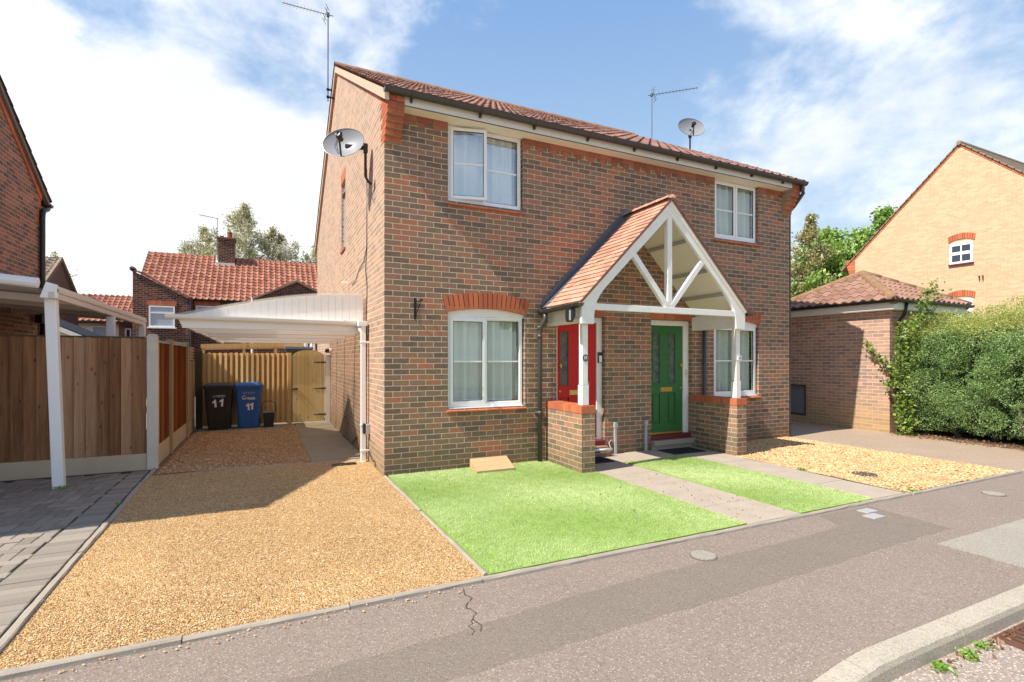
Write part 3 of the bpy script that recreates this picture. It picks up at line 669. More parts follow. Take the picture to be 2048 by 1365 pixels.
# paths and slabs
def slabs(name, rects, mat_, z=.02, g_=.004, gap=.0):
    b = B()
    for x0, y0, x1, y1 in rects:
        h = z+.0018*rng.standard_normal(); b.box(x0+g_, y0+g_, -.02, x1-g_, y1-g_, h)
    return struct(b, name, mat_, bevel=.004)
slabs('front_path', [(2.69, -3.46, 3.44, -2.86), (2.69, -2.86, 3.44, -1.90), (2.69, -1.90, 3.44, -1.28), (2.69, -1.28, 3.44, -.62), (2.66, -.62, 3.36, -.0), (3.36, -.62, 3.9, 0), (3.9, -.62, 4.5, 0), (4.5, -.62, 5.38, 0)], slab_m, .012)
slabs('right_path', [(4.68, -3.46, 5.26, -2.75), (4.68, -2.75, 5.28, -2.1), (4.68, -2.1, 5.32, -1.3), (4.68, -1.3, 5.36, -.63)], slab_m, .014)
slabs('side_path', [(-.80, 1.42, 0, 2.3), (-.80, 2.3, 0, 3.2), (-.80, 3.2, 0, 4.1), (-.80, 4.1, 0, 5.0), (-.8, 5.0, 0, 5.9), (-.8, 5.9, 0, 6.5), (-1.45, 5.78, -.8, 6.4), (-2.05, 5.78, -1.45, 6.4), (-2.75, 5.76, -2.05, 6.4)], slab_dark, .016)
b = B(); P = [[(x_, y_, .0+.003*math.sin(x_*2+y_)) for y_ in np.linspace(-3.44, 6, 30)] for x_ in np.linspace(7.95, 10.45, 8)]; b.grid(P, 0, True); struct(b, 'neighbour_drive', drive_m, smooth=True)
b = B(); b.poly([(10.3, -3.44, .002), (22, -3.44, .002), (22, -.4, .002), (10.3, -.4, .002)]); struct(b, 'hedge_bed', ground_m)
# lawns: backing + blades
def lawn(name, x0, y0, x1, y1, n, cut=None, z=.014):
    b = B(); b.box(x0, y0, -.01, x1, y1, z); b.build(name+'_backing', lawn_base, kind='structure')
    m = int(n*1.0); P = np.column_stack([rng.uniform(x0, x1, m), rng.uniform(y0, y1, m), np.full(m, z-.002)])
    if cut: P = P[cut(P)]
    m = len(P); th = rng.uniform(0, 6.28, m); h = rng.uniform(.010, .022, m); ln = rng.uniform(.004, .013, m); ph = rng.uniform(0, 6.28, m); w_ = .0016
    # nap leans in soft swirls
    lx = np.cos(ph)*ln+.006*np.sin(P[:, 0]*3+P[:, 1]*2); ly = np.sin(ph)*ln+.006*np.cos(P[:, 1]*3.4)
    A = P+np.column_stack([np.cos(th)*w_, np.sin(th)*w_, np.zeros(m)]); Bp = P-np.column_stack([np.cos(th)*w_, np.sin(th)*w_, np.zeros(m)]); T = P+np.column_stack([lx, ly, h])
    V = np.stack([A, Bp, T], 1).reshape(-1, 3); return fastmesh(name, V, 3, lawn_m, kind='stuff')
lawn('lawn', .05, -3.45, 2.68, -.005, 230000, lambda P: ~((P[:, 0] > 2.43) & (P[:, 1] > -1.01)))
lawn('lawn_strip', 3.45, -3.45, 4.67, -.64, 90000)

# =================================================================== MAIN HOUSE
H = thing('brick_house', 'two-storey red-brown brick house with red and green front doors under one white timber porch', 'house', (HW/2, 0, 0))
# front wall
OP = [(.88, 2.09, .86, 2.30), (.88, 2.06, 3.78, 4.90), (5.96, 7.14, .86, 2.30), (5.98, 7.13, 3.78, 4.90), (2.64, 3.545, .0, 2.24), (4.50, 5.425, .0, 2.24)]
fw = B(); sheet_with_holes(fw, 0, HW, -.02, 4.95, OP, lambda x, d, z: (x, d, z), .12)
RZ = lambda y: 5.10+.568*min(y, HD-y) if True else 0
# left gable wall with a side window hole, right gable, rear
SW = (3.72, 4.30, 3.78, 5.15)
g_ = B()
def gp_(*p): g_.poly([(0, y_, z_) for y_, z_ in p][::-1])
gp_((0, -.02), (HD, -.02), (HD, 3.78), (0, 3.78))
gp_((0, 3.78), (SW[0], 3.78), (SW[0], RZ(SW[0])), (0, RZ(0)))
gp_((SW[0], SW[3]), (SW[1], SW[3]), (SW[1], RZ(SW[1])), (SW[0], RZ(SW[0])))
gp_((SW[1], 3.78), (HD, 3.78), (HD, RZ(HD)), (HD/2, RZ(HD/2)), (SW[1], RZ(SW[1])))
for (a, c) in (((SW[0], SW[2]), (SW[0], SW[3])), ((SW[1], SW[3]), (SW[1], SW[2])), ((SW[0], SW[3]), (SW[1], SW[3])), ((SW[1], SW[2]), (SW[0], SW[2]))):
    g_.poly([(0, a[0], a[1]), (0, c[0], c[1]), (.1, c[0], c[1]), (.1, a[0], a[1])])
g_.build('side_wall', brick_side, H)
fw.poly([(HW, 0, -.02), (HW, HD, -.02), (HW, HD, RZ(HD)), (HW, HD/2, RZ(HD/2)), (HW, 0, RZ(0))]); fw.poly([(HW, HD, -.02), (0, HD, -.02), (0, HD, 5.1), (HW, HD, 5.1)])
fw.poly([(0.01, .01, 4.93), (HW-.01, .01, 4.93), (HW-.01, HD-.01, 4.93), (.01, HD-.01, 4.93)])
fw.poly([(.14, .14, 2.55), (HW-.14, .14, 2.55), (HW-.14, 4.5, 2.55), (.14, 4.5, 2.55)]); fw.poly([(.14, 4.5, 0), (HW-.14, 4.5, 0), (HW-.14, 4.5, 4.9), (.14, 4.5, 4.9)])
W_ = fw.build('wall', brick_main, H)
# red dentil band under the soffit
segs = [(.23, .88), (2.06, 5.98), (7.13, 7.79)]
for a, c in segs:
    db = B()
    n = int(round((c-a)/.115)); p_ = (c-a)/n
    for i in range(n):
        if i % 2 == 0: db.box(a+i*p_+.003, -.004, 4.71, a+(i+1)*p_-.003, .01, 4.782)
        if i % 3 == 1: pass
    n = int(round((c-a)/.225)); p_ = (c-a)/n
    for i in range(n): db.box(a+i*p_+.003, -.006, 4.788, a+(i+1)*p_-.003, .01, 4.868)
    db.build('brick_band', band_brick, H)
# corbels at the front corners and rear
for x0, x1 in ((0, .215), (HW-.215, HW)):
    cb = B()
    for i in range(7):
        z = 4.435+.075*i; pr = min(.25, .02+.045*(i+.6)); e = .004 if x0 == 0 else -.004
        n = 2
        for k in range(n):
            xa = x0+(x1-x0)*k/n+.003; xb = x0+(x1-x0)*(k+1)/n-.003
            if k == 0 and x0 == 0: xa = -.006
            if k == 1 and x0: xb = HW+.006
            cb.box(xa, -pr, z+.003, xb, .02, z+.069, 0)
        cb.box(x0+.002, -pr+.006, z-.002, x1-.002, .02, z+.08, 1)
    # red toothed quoin on the gable face
    gx = -.005 if x0 == 0 else HW+.005
    for i in range(9):
        z = 4.435+.075*i; L_ = .10+.11*(i % 2)+.04*(i > 4)
        cb.box(min(gx, gx*.0+(0 if x0 == 0 else HW)), 0.021, z+.003, max(gx, 0 if x0 == 0 else HW), L_, z+.069, 0)
    cb.build('corbel', [soldier('corbel_brick', (.42, .115, .052), None), mortar_m], H)
# red brick verge course + cement verge along the left rake
vg = B(); vg2 = B(); rb = B()
sl = math.atan(.568)
for s_ in (0, 1):
    n = 44
    for i in range(n):
        y0 = -.12+(HD/2+.12)*i/n; y1 = -.12+(HD/2+.12)*(i+1)/n-.006
        def q(y, d): yy = y if s_ == 0 else HD-y; return (0, yy, 5.10+.568*y-d)
        if y0 > .0: rb.prism([q(y0, .0), q(y1, .0), q(y1, .125), q(y0, .125)], (-.018, 0, 0))
    def q(y, d): yy = y if s_ == 0 else HD-y; return (0, yy, 5.10+.568*y-d)
    vg.prism([q(-.30, -.055), q(HD/2, -.055), q(HD/2, .075), q(-.30, .075)], (-.055, 0, 0))
    def q2(y, d): yy = y if s_ == 0 else HD-y; return (HW, yy, 5.10+.568*y-d)
    vg2.prism([q2(-.30, -.055), q2(HD/2, -.055), q2(HD/2, .075), q2(-.30, .075)], (.055, 0, 0))
rb.build('verge_bricks', red_brick, H); vg.build('verge', verge_m, H); vg2.build('verge', verge_m, H)
# roof
sv = Vector((0, 1, .568)).normalized(); LR = (HD/2+.29)/sv.y
rf = pantile((-.075, -.29, 5.10-.29*.568+.075), (1, 0, 0), sv, HW+.15, LR, .225, .30, .026, .020)
b2 = pantile((-.075, HD+.29, 5.10-.29*.568+.075), (1, 0, 0), (0, -sv.y, sv.z), HW+.15, LR, .225, .30, .026, .020)
rf.add(b2.v, b2.f, 0, b2.u)
RF = rf.build('roof', tile_main, H)
ud = B(); ud.poly([(-.05, -.3, 4.955), (HW+.05, -.3, 4.955), (HW+.05, HD/2, 7.90), (-.05, HD/2, 7.90)]); ud.poly([(-.05, HD+.3, 4.955), (HW+.05, HD+.3, 4.955), (HW+.05, HD/2, 7.90), (-.05, HD/2, 7.90)]); ud.build('roof_underlay', slate_m, RF)
rg = B(); n = 18
for i in range(n):
    x0 = -.07+(HW+.14)*i/n; x1 = -.07+(HW+.14)*(i+1)/n
    P = [[(xx, HD/2+r_2*math.cos(a), 7.935+r_2*math.sin(a)) for a in np.linspace(-.2, math.pi+.2, 9)] for xx, r_2 in ((x0, .125), (x1-.02, .118), (x1+.004, .124))]
    rg.grid(P)
rg.build('ridge_tiles', ridge_m, RF, smooth=True)
# soffit, fascia, gutter
b = B(); b.box(.215, -.205, 4.868, HW-.215, .12, 4.882); b.build('soffit', cream_soffit, H)
b = B(); b.box(.215, -.222, 4.862, HW-.215, -.206, 5.045); FA = b.build('fascia', fascia_m, H)
b = B(); b.box(.216, -.23, 4.856, HW-.216, -.222, 4.866); b.build('fascia_trim', gutter_m, FA)
def halfpipe(a, c, r, n=10, lip=True, m=0, b=None):
    b = b or B(); a = Vector(a); c = Vector(c); d = (c-a).normalized(); s_ = d.cross(Vector((0, 0, 1)))
    for rr, fl in ((r, False), (r-.006, True)):
        P = [[q+s_*(rr*math.cos(t_))+Vector((0, 0, -rr*math.sin(t_))) for t_ in np.linspace(0, math.pi, n)] for q in (a, c)]
        b.grid(P, m, fl)
    for sgn in (1, -1):
        b.beam(a+s_*sgn*r, c+s_*sgn*r, .012, .010, m)
    for q in (a, c): b.poly([q+s_*(r*math.cos(t_))+Vector((0, 0, -r*math.sin(t_))) for t_ in np.linspace(0, math.pi, n)], m)
    return b
gt = halfpipe((-.06, -.296, 5.012), (HW+.075, -.296, 4.992), .062)
GT = gt.build('gutter', gutter_m, H, smooth=False)
for i, x in enumerate([.30, 1.27, 2.12, 3.05, 3.95, 4.86, 5.75, 6.65, 7.5]):
    b = B(); P = [[(x+dx, -.296+.067*math.cos(t_), 5.004-.067*math.sin(t_)) for t_ in np.linspace(-.1, math.pi+.1, 10)] for dx in (-.018, .018)]; b.grid(P); b.box(x-.014, -.262, 4.91, x+.014, -.223, 4.985)
    b.build('gutter_bracket', gutter_m, GT)
dp = B(); dp.tube([(HW-.03, -.296, 4.96), (HW-.03, -.296, 4.86), (HW+.0, -.30, 4.79), (HW+.055, -.07, 4.60), (HW+.06, .03, 4.53), (HW+.06, .05, 4.45), (HW+.06, .05, .05)], .034, 10); dp.build('downpipe', gutter_m, H, smooth=True)
# arches and lintels
arch(H, .855, 2.115, 2.215, .075, .225); arch(H, 5.935, 7.165, 2.215, .075, .225)
for a, c in ((2.64, 3.545), (4.50, 5.425)):
    b = B(); row_soldiers(b, a-.01, c+.0, 2.243, 2.355, -.006, .1); b.build('lintel', [red_brick, mortar_m], H)
# tile cills
for a, c, z in ((.86, 2.11, .835), (5.94, 7.17, .835), (.86, 2.09, 3.735), (5.95, 7.16, 3.735)):
    b = B(); n = 8; p_ = (c-a)/n
    for i in range(n): b.prism([(a+i*p_+.002, -.045, z-.018), (a+i*p_+.002, -.045, z+.0), (a+i*p_+.002, .06, z+.022), (a+i*p_+.002, .06, z-.018)], (p_-.004, 0, 0))
    b.build('tile_cill', red_brick, H)
# windows
window(H, .90, 2.07, .875, 2.175, .055, [(.90, 1.475, 's'), (1.475, 2.07, 'f')], label='ground floor window left of the red door')
window(H, .90, 2.045, 3.79, 4.865, .055, [(.90, 1.46, 's'), (1.46, 2.045, 'f')], glassm=glass_up, curt='net', open_left=R(14), label='upper window with its left sash open')
window(H, 5.98, 7.12, .875, 2.175, .055, [(5.98, 6.55, 's'), (6.55, 7.12, 's')], label='ground floor window right of the green door')
window(H, 6.0, 7.115, 3.79, 4.865, .055, [(6.0, 6.56, 's'), (6.56, 7.115, 's')], glassm=glass, label='upper window above the right gravel bed')
b = B(); b.box(.05, 3.73, 3.80, .10, 3.77, 5.14); b.box(.05, 4.25, 3.80, .10, 4.29, 5.14); b.box(.05, 3.77, 3.80, .10, 4.25, 3.85); b.box(.05, 3.77, 5.09, .10, 4.25, 5.14)
sw = b.build('window', white_upvc, H, label='narrow window high in the side wall'); b = B(); b.box(.07, 3.77, 3.85, .08, 4.25, 5.09); b.build('pane', dark_glass, sw)
b = B(); row_soldiers(b, 3.69, 4.33, 5.155, 5.37, -.006, .05, along='y'); b.build('lintel', [red_brick, mortar_m], H)
b = B(); b.box(-.03, 3.70, 3.74, .05, 4.32, 3.775); b.build('tile_cill', red_brick, H)

def door(par, x0, x1, leaf0, leaf1, paint, y=.10, sx=1, label=None):
    b = B(); b.box(x0, y-.02, .20, leaf0, y+.06, 2.235); b.box(leaf1, y-.02, .20, x1, y+.06, 2.235); b.box(leaf0, y-.02, 2.145, leaf1, y+.06, 2.235)
    fr = b.build('door_frame', white_paint, par, bevel=.004)
    b = B(); z0, z1 = .285, 2.14; w_ = leaf1-leaf0; g0 = leaf0+w_*.08; gw = w_*.245; g1 = leaf1-w_*.16-gw if sx > 0 else leaf1-w_*.12-gw
    g0 = leaf0+.05; g1 = leaf0+.40; gw = .175
    y1 = y+.045
    # stiles / rails around the two lights
    zr = [(z0, .44), (.955, 1.125), (2.01, z1)]
    for a, c in zr: b.box(leaf0+.003, y, a, leaf1-.003, y1, c)
    for a, c in ((leaf0+.003, g0), (g0+gw, g1), (g1+gw, leaf1-.003)): b.box(a, y, .44, c, y1, .955); b.box(a, y, 1.125, c, y1, 2.01)
    for a in (g0, g1):
        b.box(a, y+.022, .44, a+gw, y1, .955); b.box(a+.028, y+.008, .47, a+gw-.028, y+.022, .925)
        for (p0, q0, p1, q1) in ((a, 1.125, a+.016, 2.01), (a+gw-.016, 1.125, a+gw, 2.01), (a+.016, 1.125, a+gw-.016, 1.141), (a+.016, 1.994, a+gw-.016, 2.01)): b.box(p0, y-.006, q0, p1, y-.0005, q1)
    d = b.build('door', paint, par, bevel=.004)
    if label: d['label'] = label
    for a in (g0, g1): b = B(); b.box(a, y+.014, 1.125, a+gw, y+.022, 2.01); b.build('pane', obscure, d)
    b = B(); b.box(leaf0+.23, y-.009, .99, leaf0+.49, y-.001, 1.065); b.box(leaf0+.245, y-.014, 1.0, leaf0+.475, y-.009, 1.052); b.build('letterbox', brass, d)
    hx = leaf1-.055 if sx > 0 else leaf0+.055
    b = B(); b.tube([(hx, y-.001, 1.46), (hx, y-.03, 1.46)], .022, 12); b.tube([(hx, y-.03, 1.47), (hx, y-.034, 1.42)], [.022, .012], 10); b.build('door_lock', brass, d)
    b = B(); b.tube([(hx, y-.001, 1.05), (hx, y-.012, 1.05)], .014, 10); b.build('key_escutcheon', brass, d)
    b = B(); b.box(leaf0, y-.012, .255, leaf1, y+.03, .283); b.build('weather_bar', brass if sx > 0 else white_paint, fr)
    return d
door(H, 2.642, 3.543, 2.70, 3.44, red_paint, sx=-1, label='red front door behind the left porch post')
door(H, 4.502, 5.423, 4.56, 5.30, green_paint, sx=1, label='green front door')
b = B(); b.box(4.49, -.015, .17, 5.45, .16, .25); b.build('door_sill', dark_red, H, bevel=.012); b = B(); b.box(2.63, -.015, .17, 3.56, .16, .25); b.build('door_sill', dark_red, H, bevel=.012)
b = B(); b.box(4.49, -.10, .09, 5.42, .0, .17); b.box(4.49, -.05, .0, 5.42, .0, .088); b.build('doorstep', concrete, H, bevel=.006)
b = B(); b.box(2.67, -.16, .0, 3.55, 0, .085); b.box(2.68, -.14, .085, 3.53, 0, .168); b.build('doorstep', brick_main, H, bevel=.006)
b = B(); b.tube([(3.1, -.18, .13), (3.55, -.18, .13)], .018, 8); b.build('waste_pipe', white_upvc, H, smooth=True)
# intercom and bell on the door frames
b = B(); b.box(3.455, .055, 1.50, 3.535, .079, 1.67); k = b.build('doorbell', black_pl, H, bevel=.004); b = B(); b.box(3.467, .048, 1.51, 3.522, .0545, 1.615); b.build('bell_plate', white_dec, k)
b = B(); b.box(5.335, .065, 1.24, 5.375, .079, 1.37); k = b.build('doorbell', plain('cream_plastic', (.7, .62, .42), .5, .05), H); b = B(); b.tube([(5.355, .065, 1.30), (5.355, .058, 1.30)], .010, 10); b.build('bell_button', brass, k)
# porch ----------------------------------------------------------------
PX = 3.98; AZ = 3.93; EX = 1.60
slp = Vector((1, 0, 1)).normalized()
pl_ = plain_tiles((PX-EX, -1.07, AZ-EX), (0, 1, 0), (1, 0, 1), 1.065, EX*math.sqrt(2))
pr_ = plain_tiles((PX+EX, -1.07, AZ-EX), (0, 1, 0), (-1, 0, 1), 1.065, EX*math.sqrt(2))
pl_.add(pr_.v, pr_.f, 0, pr_.u)
PR = pl_.build('porch_roof', tile_porch, H)
b = B()
for sg in (-1, 1):
    b.prism([(PX+sg*EX*1.0, -1.05, AZ-EX-.022), (PX, -1.05, AZ-.022), (PX, -1.05, AZ-.10), (PX+sg*(EX-.06), -1.05, AZ-EX-.03)], (0, 1.04, 0))
b.build('porch_ceiling', cream_soffit, PR)
b = B()
for sg in (-1, 1):      # mortared verge, dark and rough
    for k in range(30):
        t0 = EX*k/30; t1 = EX*(k+1)/30; r = .006*rng.random()
        b.prism([(PX+sg*t0, -1.072-r, AZ-t0-.028), (PX+sg*t1, -1.072-r, AZ-t1-.028), (PX+sg*t1, -1.072-r, AZ-t1+.008+r), (PX+sg*t0, -1.072-r, AZ-t0+.008+r)], (0, .03, 0))
b.build('porch_verge', plain('stained_mortar', (.20, .095, .08), .9, .35, 18, .5), PR)
b = B()
for k in range(4):
    y0 = -1.075+.27*k; P = [[(PX+rr*math.cos(a), yy, AZ-.035+rr*math.sin(a)) for a in np.linspace(.35, math.pi-.35, 9)] for yy, rr in ((y0, .098), (y0+.25, .092), (y0+.268, .098))]; b.grid(P)
b.prism([(PX+.09*math.cos(a), -1.076, AZ-.035+.09*math.sin(a)) for a in np.linspace(.3, math.pi-.3, 9)], (0, .02, 0))
b.build('porch_ridge_tile', tile_porch, PR, smooth=True)
b = B()
for sg in (-1, 1):      # stepped lead flashing against the wall
    n = 19
    for k in range(n):
        t0 = EX*k/n; t1 = EX*(k+1)/n+.012; zt = .20 if k > 0 else .16
        b.prism([(PX+sg*t0, -.006-.001*k, AZ-t0-.02), (PX+sg*t1, -.006-.001*k, AZ-t1-.02), (PX+sg*t1, -.006-.001*k, AZ-t0+.03), (PX+sg*(t0+.02), -.006-.001*k, AZ-t0+.12), (PX+sg*t0, -.006-.001*k, AZ-t0+.12)], (0, .0055, 0))
    b.beam((PX, -.07, AZ+.022), (PX+sg*(EX+.02), -.07, AZ-EX+.002), .13, .012)
b.build('lead_flashing', lead_m, PR)
yf = -1.03
b = B()
for sg in (-1, 1):
    cv = [(2.48-PX, 2.04), (2.60-PX+.02, 2.04), (2.625-PX, 2.14), (2.64-PX, 2.25), (2.675-PX, 2.36), (2.73-PX, 2.45), (2.80-PX, 2.535)]
    out = [(-(PX-2.42), 2.04)]+[]
    poly = [(2.425-PX, 2.04)]+[(x_, z_) for x_, z_ in cv[1:]]+[(0, AZ-.03-.19-.02), (0, AZ-.03), (2.415-PX, AZ-.03+2.415-PX)]
    b.prism([(PX-sg*x_ if sg == 1 else PX+x_, yf, z_) for x_, z_ in poly], (0, .055, 0))
TR = b.build('porch_truss', white_paint, H, bevel=.004)
b = B(); b.box(2.63, yf+.006, 2.235, PX+PX-2.63, yf+.075, 2.325); b.build('tie_beam', white_paint, TR, bevel=.006)
b = B(); b.box(PX-.045, yf+.012, 2.325, PX+.045, yf+.09, AZ-.24); b.build('king_post', white_paint, TR, bevel=.008)
for sg in (-1, 1): b = B(); b.beam((PX+sg*.04, yf+.045, 2.34), (PX+sg*.70, yf+.045, 3.10), .07, .085, up=(0, 0, 1)); b.build('strut', white_paint, TR, bevel=.008)
for sg in (-1, 1):
    b = B(); xx = PX+sg*(EX-.10); b.box(min(xx, xx-sg*.06), yf+.06, 2.06, max(xx, xx-sg*.06), -.002, 2.30); b.box(min(xx+sg*.02, xx), yf+.06, 2.085, max(xx+sg*.02, xx), -.002, 2.115)
    b.build('side_beam', fascia_m if sg < 0 else white_paint, TR, bevel=.004)
for sg in (1, -1):
    for q in (.42, .85, 1.2):
        b = B(); b.beam((PX+sg*q, -.96, AZ-q-.135), (PX+sg*q, -.02, AZ-q-.135), .022, .05, up=(-sg, 0, 1)); b.build('purlin', metal_grey, TR)
for i, (xa, dx) in enumerate(((2.44, .105), (5.385, .09))):
    nm = 'left'; px0 = 2.485 if i == 0 else 5.43
    b = B(); b.box(px0-.006, -.955, .925, px0+.106, -.845, 1.20); b.box(px0+.004, -.945, 1.2, px0+.096, -.855, 2.10)
    for k in range(4):
        z = 1.20; b.box(px0-.002+.0, -.951, 1.19, px0+.102, -.849, 1.215)
    b.build('porch_post', white_paint, H, bevel=.008, label='white porch post %s' % ('beside the red door' if i == 0 else 'in front of the right window'))
for i, (xa, xb) in enumerate(((2.44, 2.655), (5.385, 5.60))):
    b = B(); b.box(xa, -1.005, 0, xb, -.002, .815)
    pier = b.build('porch_pier', brick_pier, H, label='low brick porch wall %s' % ('by the red door' if i == 0 else 'by the green door'))
    b = B(); row_soldiers(b, -1.012, -.10, .817, .925, xa-.007, xb+.007, along='y'); row_soldiers(b, -.10, -.003, .817, .925, xa-.006, xb+.006, along='y'); b.build('brick_coping', [red_brick, mortar_m], pier)
# porch gutter + pipes
g2 = halfpipe((PX-EX-.035, -1.12, AZ-EX-.025), (PX-EX-.035, -.01, AZ-EX-.045), .052); PG = g2.build('porch_gutter', gutter_m, H)
b = B(); P = [[(PX-EX-.035+.059*math.cos(t_), yy, AZ-EX-.03-.059*math.sin(t_)) for t_ in np.linspace(0, math.pi, 9)] for yy in (-1.02, -.98)]; b.grid(P); b.build('gutter_bracket', gutter_m, PG); b = B(); P = [[(PX-EX-.035+.057*math.cos(t_), yy, AZ-EX-.04-.057*math.sin(t_)) for t_ in np.linspace(0, math.pi, 9)] for yy in (-.2, -.09)]; b.grid(P); b.build('gutter_bracket', gutter_m, PG)
g2 = halfpipe((PX+EX+.035, -1.12, AZ-EX-.025), (PX+EX+.035, -.01, AZ-EX-.045), .052); g2.build('porch_gutter', gutter_m, H)
b = B(); xx = PX-EX-.03; b.tube([(xx, -.16, AZ-EX-.08), (xx, -.16, 2.16), (xx-.02, -.13, 2.10), (xx-.04, -.075, 2.02), (xx-.04, -.065, 1.95), (xx-.04, -.065, .02)], .034, 12)
for z in (2.06, 1.93, .78): b.tube([(xx-.04, -.065, z), (xx-.04, -.065, z-.06)], .040, 12)
b.box(xx-.10, -.05, .74, xx+.02, -.0, .765); b.build('downpipe', pipe_m, H, smooth=True)
b = B(); xx = PX+EX-.0; b.tube([(5.66, -.065, 2.30), (5.66, -.065, .93), (5.66, -.065, .02)], .034, 12); b.build('downpipe', pipe_m, H, smooth=True)
# grey conduit stubs between the doors
for x in (3.735, 4.36):
    b = B(); b.box(x-.022, -.045, 0.012, x+.022, -.003, .50); b.box(x-.032, -.055, .44, x+.032, -.001, .53); b.build('meter_conduit', metal_grey, H, bevel=.004)
b = B(); b.box(3.545, -.02, .02, 3.70, .0, .235); b.build('air_brick_cover', brick_brown, H, bevel=.01)
b = B()
for k in range(7): q = k/6; b
pts = [(3.50, -.17, .12), (3.56, -.10, .05), (3.62, -.06, .11), (3.60, -.03, .2), (3.66, -.02, .25), (3.70, -.03, .15)]
b.tube(pts, .004, 5); b.build('white_cable', white_paint, H, smooth=True)
# ---------------- side-wall bits
sb = thing('meter_box_light', 'small grey box with a black cover low on the side wall by the corner', 'outdoor socket', (0, 1.08, .5))
b = B(); b.box(-.06, 1.02, .43, -.001, 1.12, .58); b.build('back_box', metal_grey, sb, bevel=.006); b = B(); b.box(-.10, 1.03, .44, -.061, 1.15, .59); b.build('cover', black_pl, sb, bevel=.01)
b = B()
b.tube([(-.012, 1.25, 4.5), (-.012, 1.24, 3.3), (-.012, 1.35, 2.95), (-.012, 1.22, 2.7), (-.014, 1.28, 2.0), (-.02, 1.2, 1.6), (-.016, 1.26, 1.2), (-.014, 1.25, .02)], .0065, 5)
b.tube([(-.012, 1.24, 3.30), (-.012, 1.5, 3.12), (-.012, 2.0, 3.05), (-.012, 2.35, 2.92), (-.012, 2.8, 2.9)], .006, 5)
b.tube([(-.012, 1.19, .18), (-.014, 1.0, .16), (-.012, .80, .08), (-.012, .62, .10), (-.012, .55, .06), (-.012, .62, .02)], .006, 5)
b.build('cable', black_pl, H, smooth=True)
b = B(); b.tube([(-.025, 4.0, .02), (-.03, 3.2, .07), (-.02, 2.7, .04), (-.02, 2.1, .25)], .007, 5); b.build('cable', black_pl, H, smooth=True)
b = B(); b.tube([(-.02, 3.2, 3.0), (-.14, 3.25, 3.0)], .010, 6); b.build('overflow_pipe', white_upvc, H)
# ---------------- porch camera + number plates
cm = thing('security_camera', 'black floodlight camera on the left side of the white porch', 'security camera', (2.36, -.86, 2.2))
b = B(); b.tube([(2.375, -.90, 2.27), (2.33, -.90, 2.27)], .032, 12); b.tube([(2.34, -.90, 2.27), (2.30, -.93, 2.21)], .013, 8); b.build('mount', black_pl, cm, smooth=True)
b = B(); b.prism([(2.20, -1.02, 2.23), (2.36, -.98, 2.24), (2.36, -.98, 2.13), (2.31, -.99, 2.06), (2.22, -1.01, 2.06), (2.20, -1.02, 2.13)], (.02, .09, 0)); b.build('body', black_pl, cm, bevel=.01)
b = B(); b.prism([(2.235, -1.0135, 2.215), (2.262, -1.007, 2.215), (2.262, -1.007, 2.08), (2.235, -1.0135, 2.08)], (-.001, -.006, 0)); b.build('lamp_strip', white_dec, cm)
hn = thing('house_number', 'round slate number 11 plate on the porch post by the red door', 'number plate', (2.535, -.95, 1.575))
b = B(); b.tube([(2.537, -.9455, 1.575), (2.537, -.953, 1.575)], .050, 24); b.build('plate', lead_m, hn)
text_mesh('11', 'number', .055, white_dec, hn, (2.537, -.9545, 1.575), RX, .002)
hn = thing('house_number', 'small white number plate on the porch post in front of the right window', 'number plate', (5.49, -.95, 1.575))
b = B(); b.box(5.445, -.975, 1.545, 5.53, -.9455, 1.61); b.build('plate', white_dec, hn, bevel=.003); text_mesh('13', 'number', .05, black_pl, hn, (5.49, -.9765, 1.578), RX, .001)
st = B(); st.tube([(3.26, .099, 1.155), (3.26, .0965, 1.155)], .045, 20); sk_ = st.build('door_sticker', white_dec, H); b = B(); b.tube([(3.26, .0962, 1.155), (3.26, .0955, 1.155)], .036, 20); b.build('sticker_disc', plain('grey_print', (.12, .13, .15), .5, .05), sk_); 
b = B(); b.prism([(3.236, .0953, 1.14), (3.25, .0953, 1.135), (3.284, .0953, 1.17), (3.272, .0953, 1.178)], (0, -.0006, 0)); b.prism([(3.236, .0953, 1.165), (3.27, .0953, 1.168), (3.27, .0953, 1.176), (3.236, .0953, 1.173)], (0, -.0007, 0)); b.build('sticker_mark', white_dec, sk_)
# mats
for x0, y0, x1, y1, lb in ((2.68, -.56, 3.33, -.17, 'black mat at the step of the red door'), (4.55, -.52, 5.24, -.11, 'dark ribbed doormat before the green door')):
    b = B(); b.box(x0, y0, .014, x1, y1, .026)
    n = 22
    for k in range(n): xx = x0+.02+(x1-x0-.04)*k/(n-1); b.box(xx-.004, y0+.02, .026, xx+.004, y1-.02, .030)
    o = b.build('doormat', rubber_m, None); o['label'] = lb; o['category'] = 'doormat'
# hanging-basket bracket
hb_ = B(); hb_.box(.40, -.010, 2.10, .43, -.0005, 2.385); hb_.tube([(.415, -.01, 2.35), (.43, -.1, 2.33), (.44, -.2, 2.345), (.445, -.235, 2.36), (.445, -.25, 2.345), (.445, -.245, 2.325), (.445, -.23, 2.33)], .0075, 6)
hb_.tube([(.415, -.012, 2.13), (.425, -.10, 2.22), (.44, -.21, 2.335)], .006, 6); hb_.tube([(.415, -.012, 2.385), (.415, -.03, 2.39), (.415, -.035, 2.37)], .006, 6)
o = hb_.build('hanging_basket_bracket', iron_m, None, smooth=False); o['label'] = 'black iron hanging basket bracket on the brick front wall'; o['category'] = 'wall bracket'
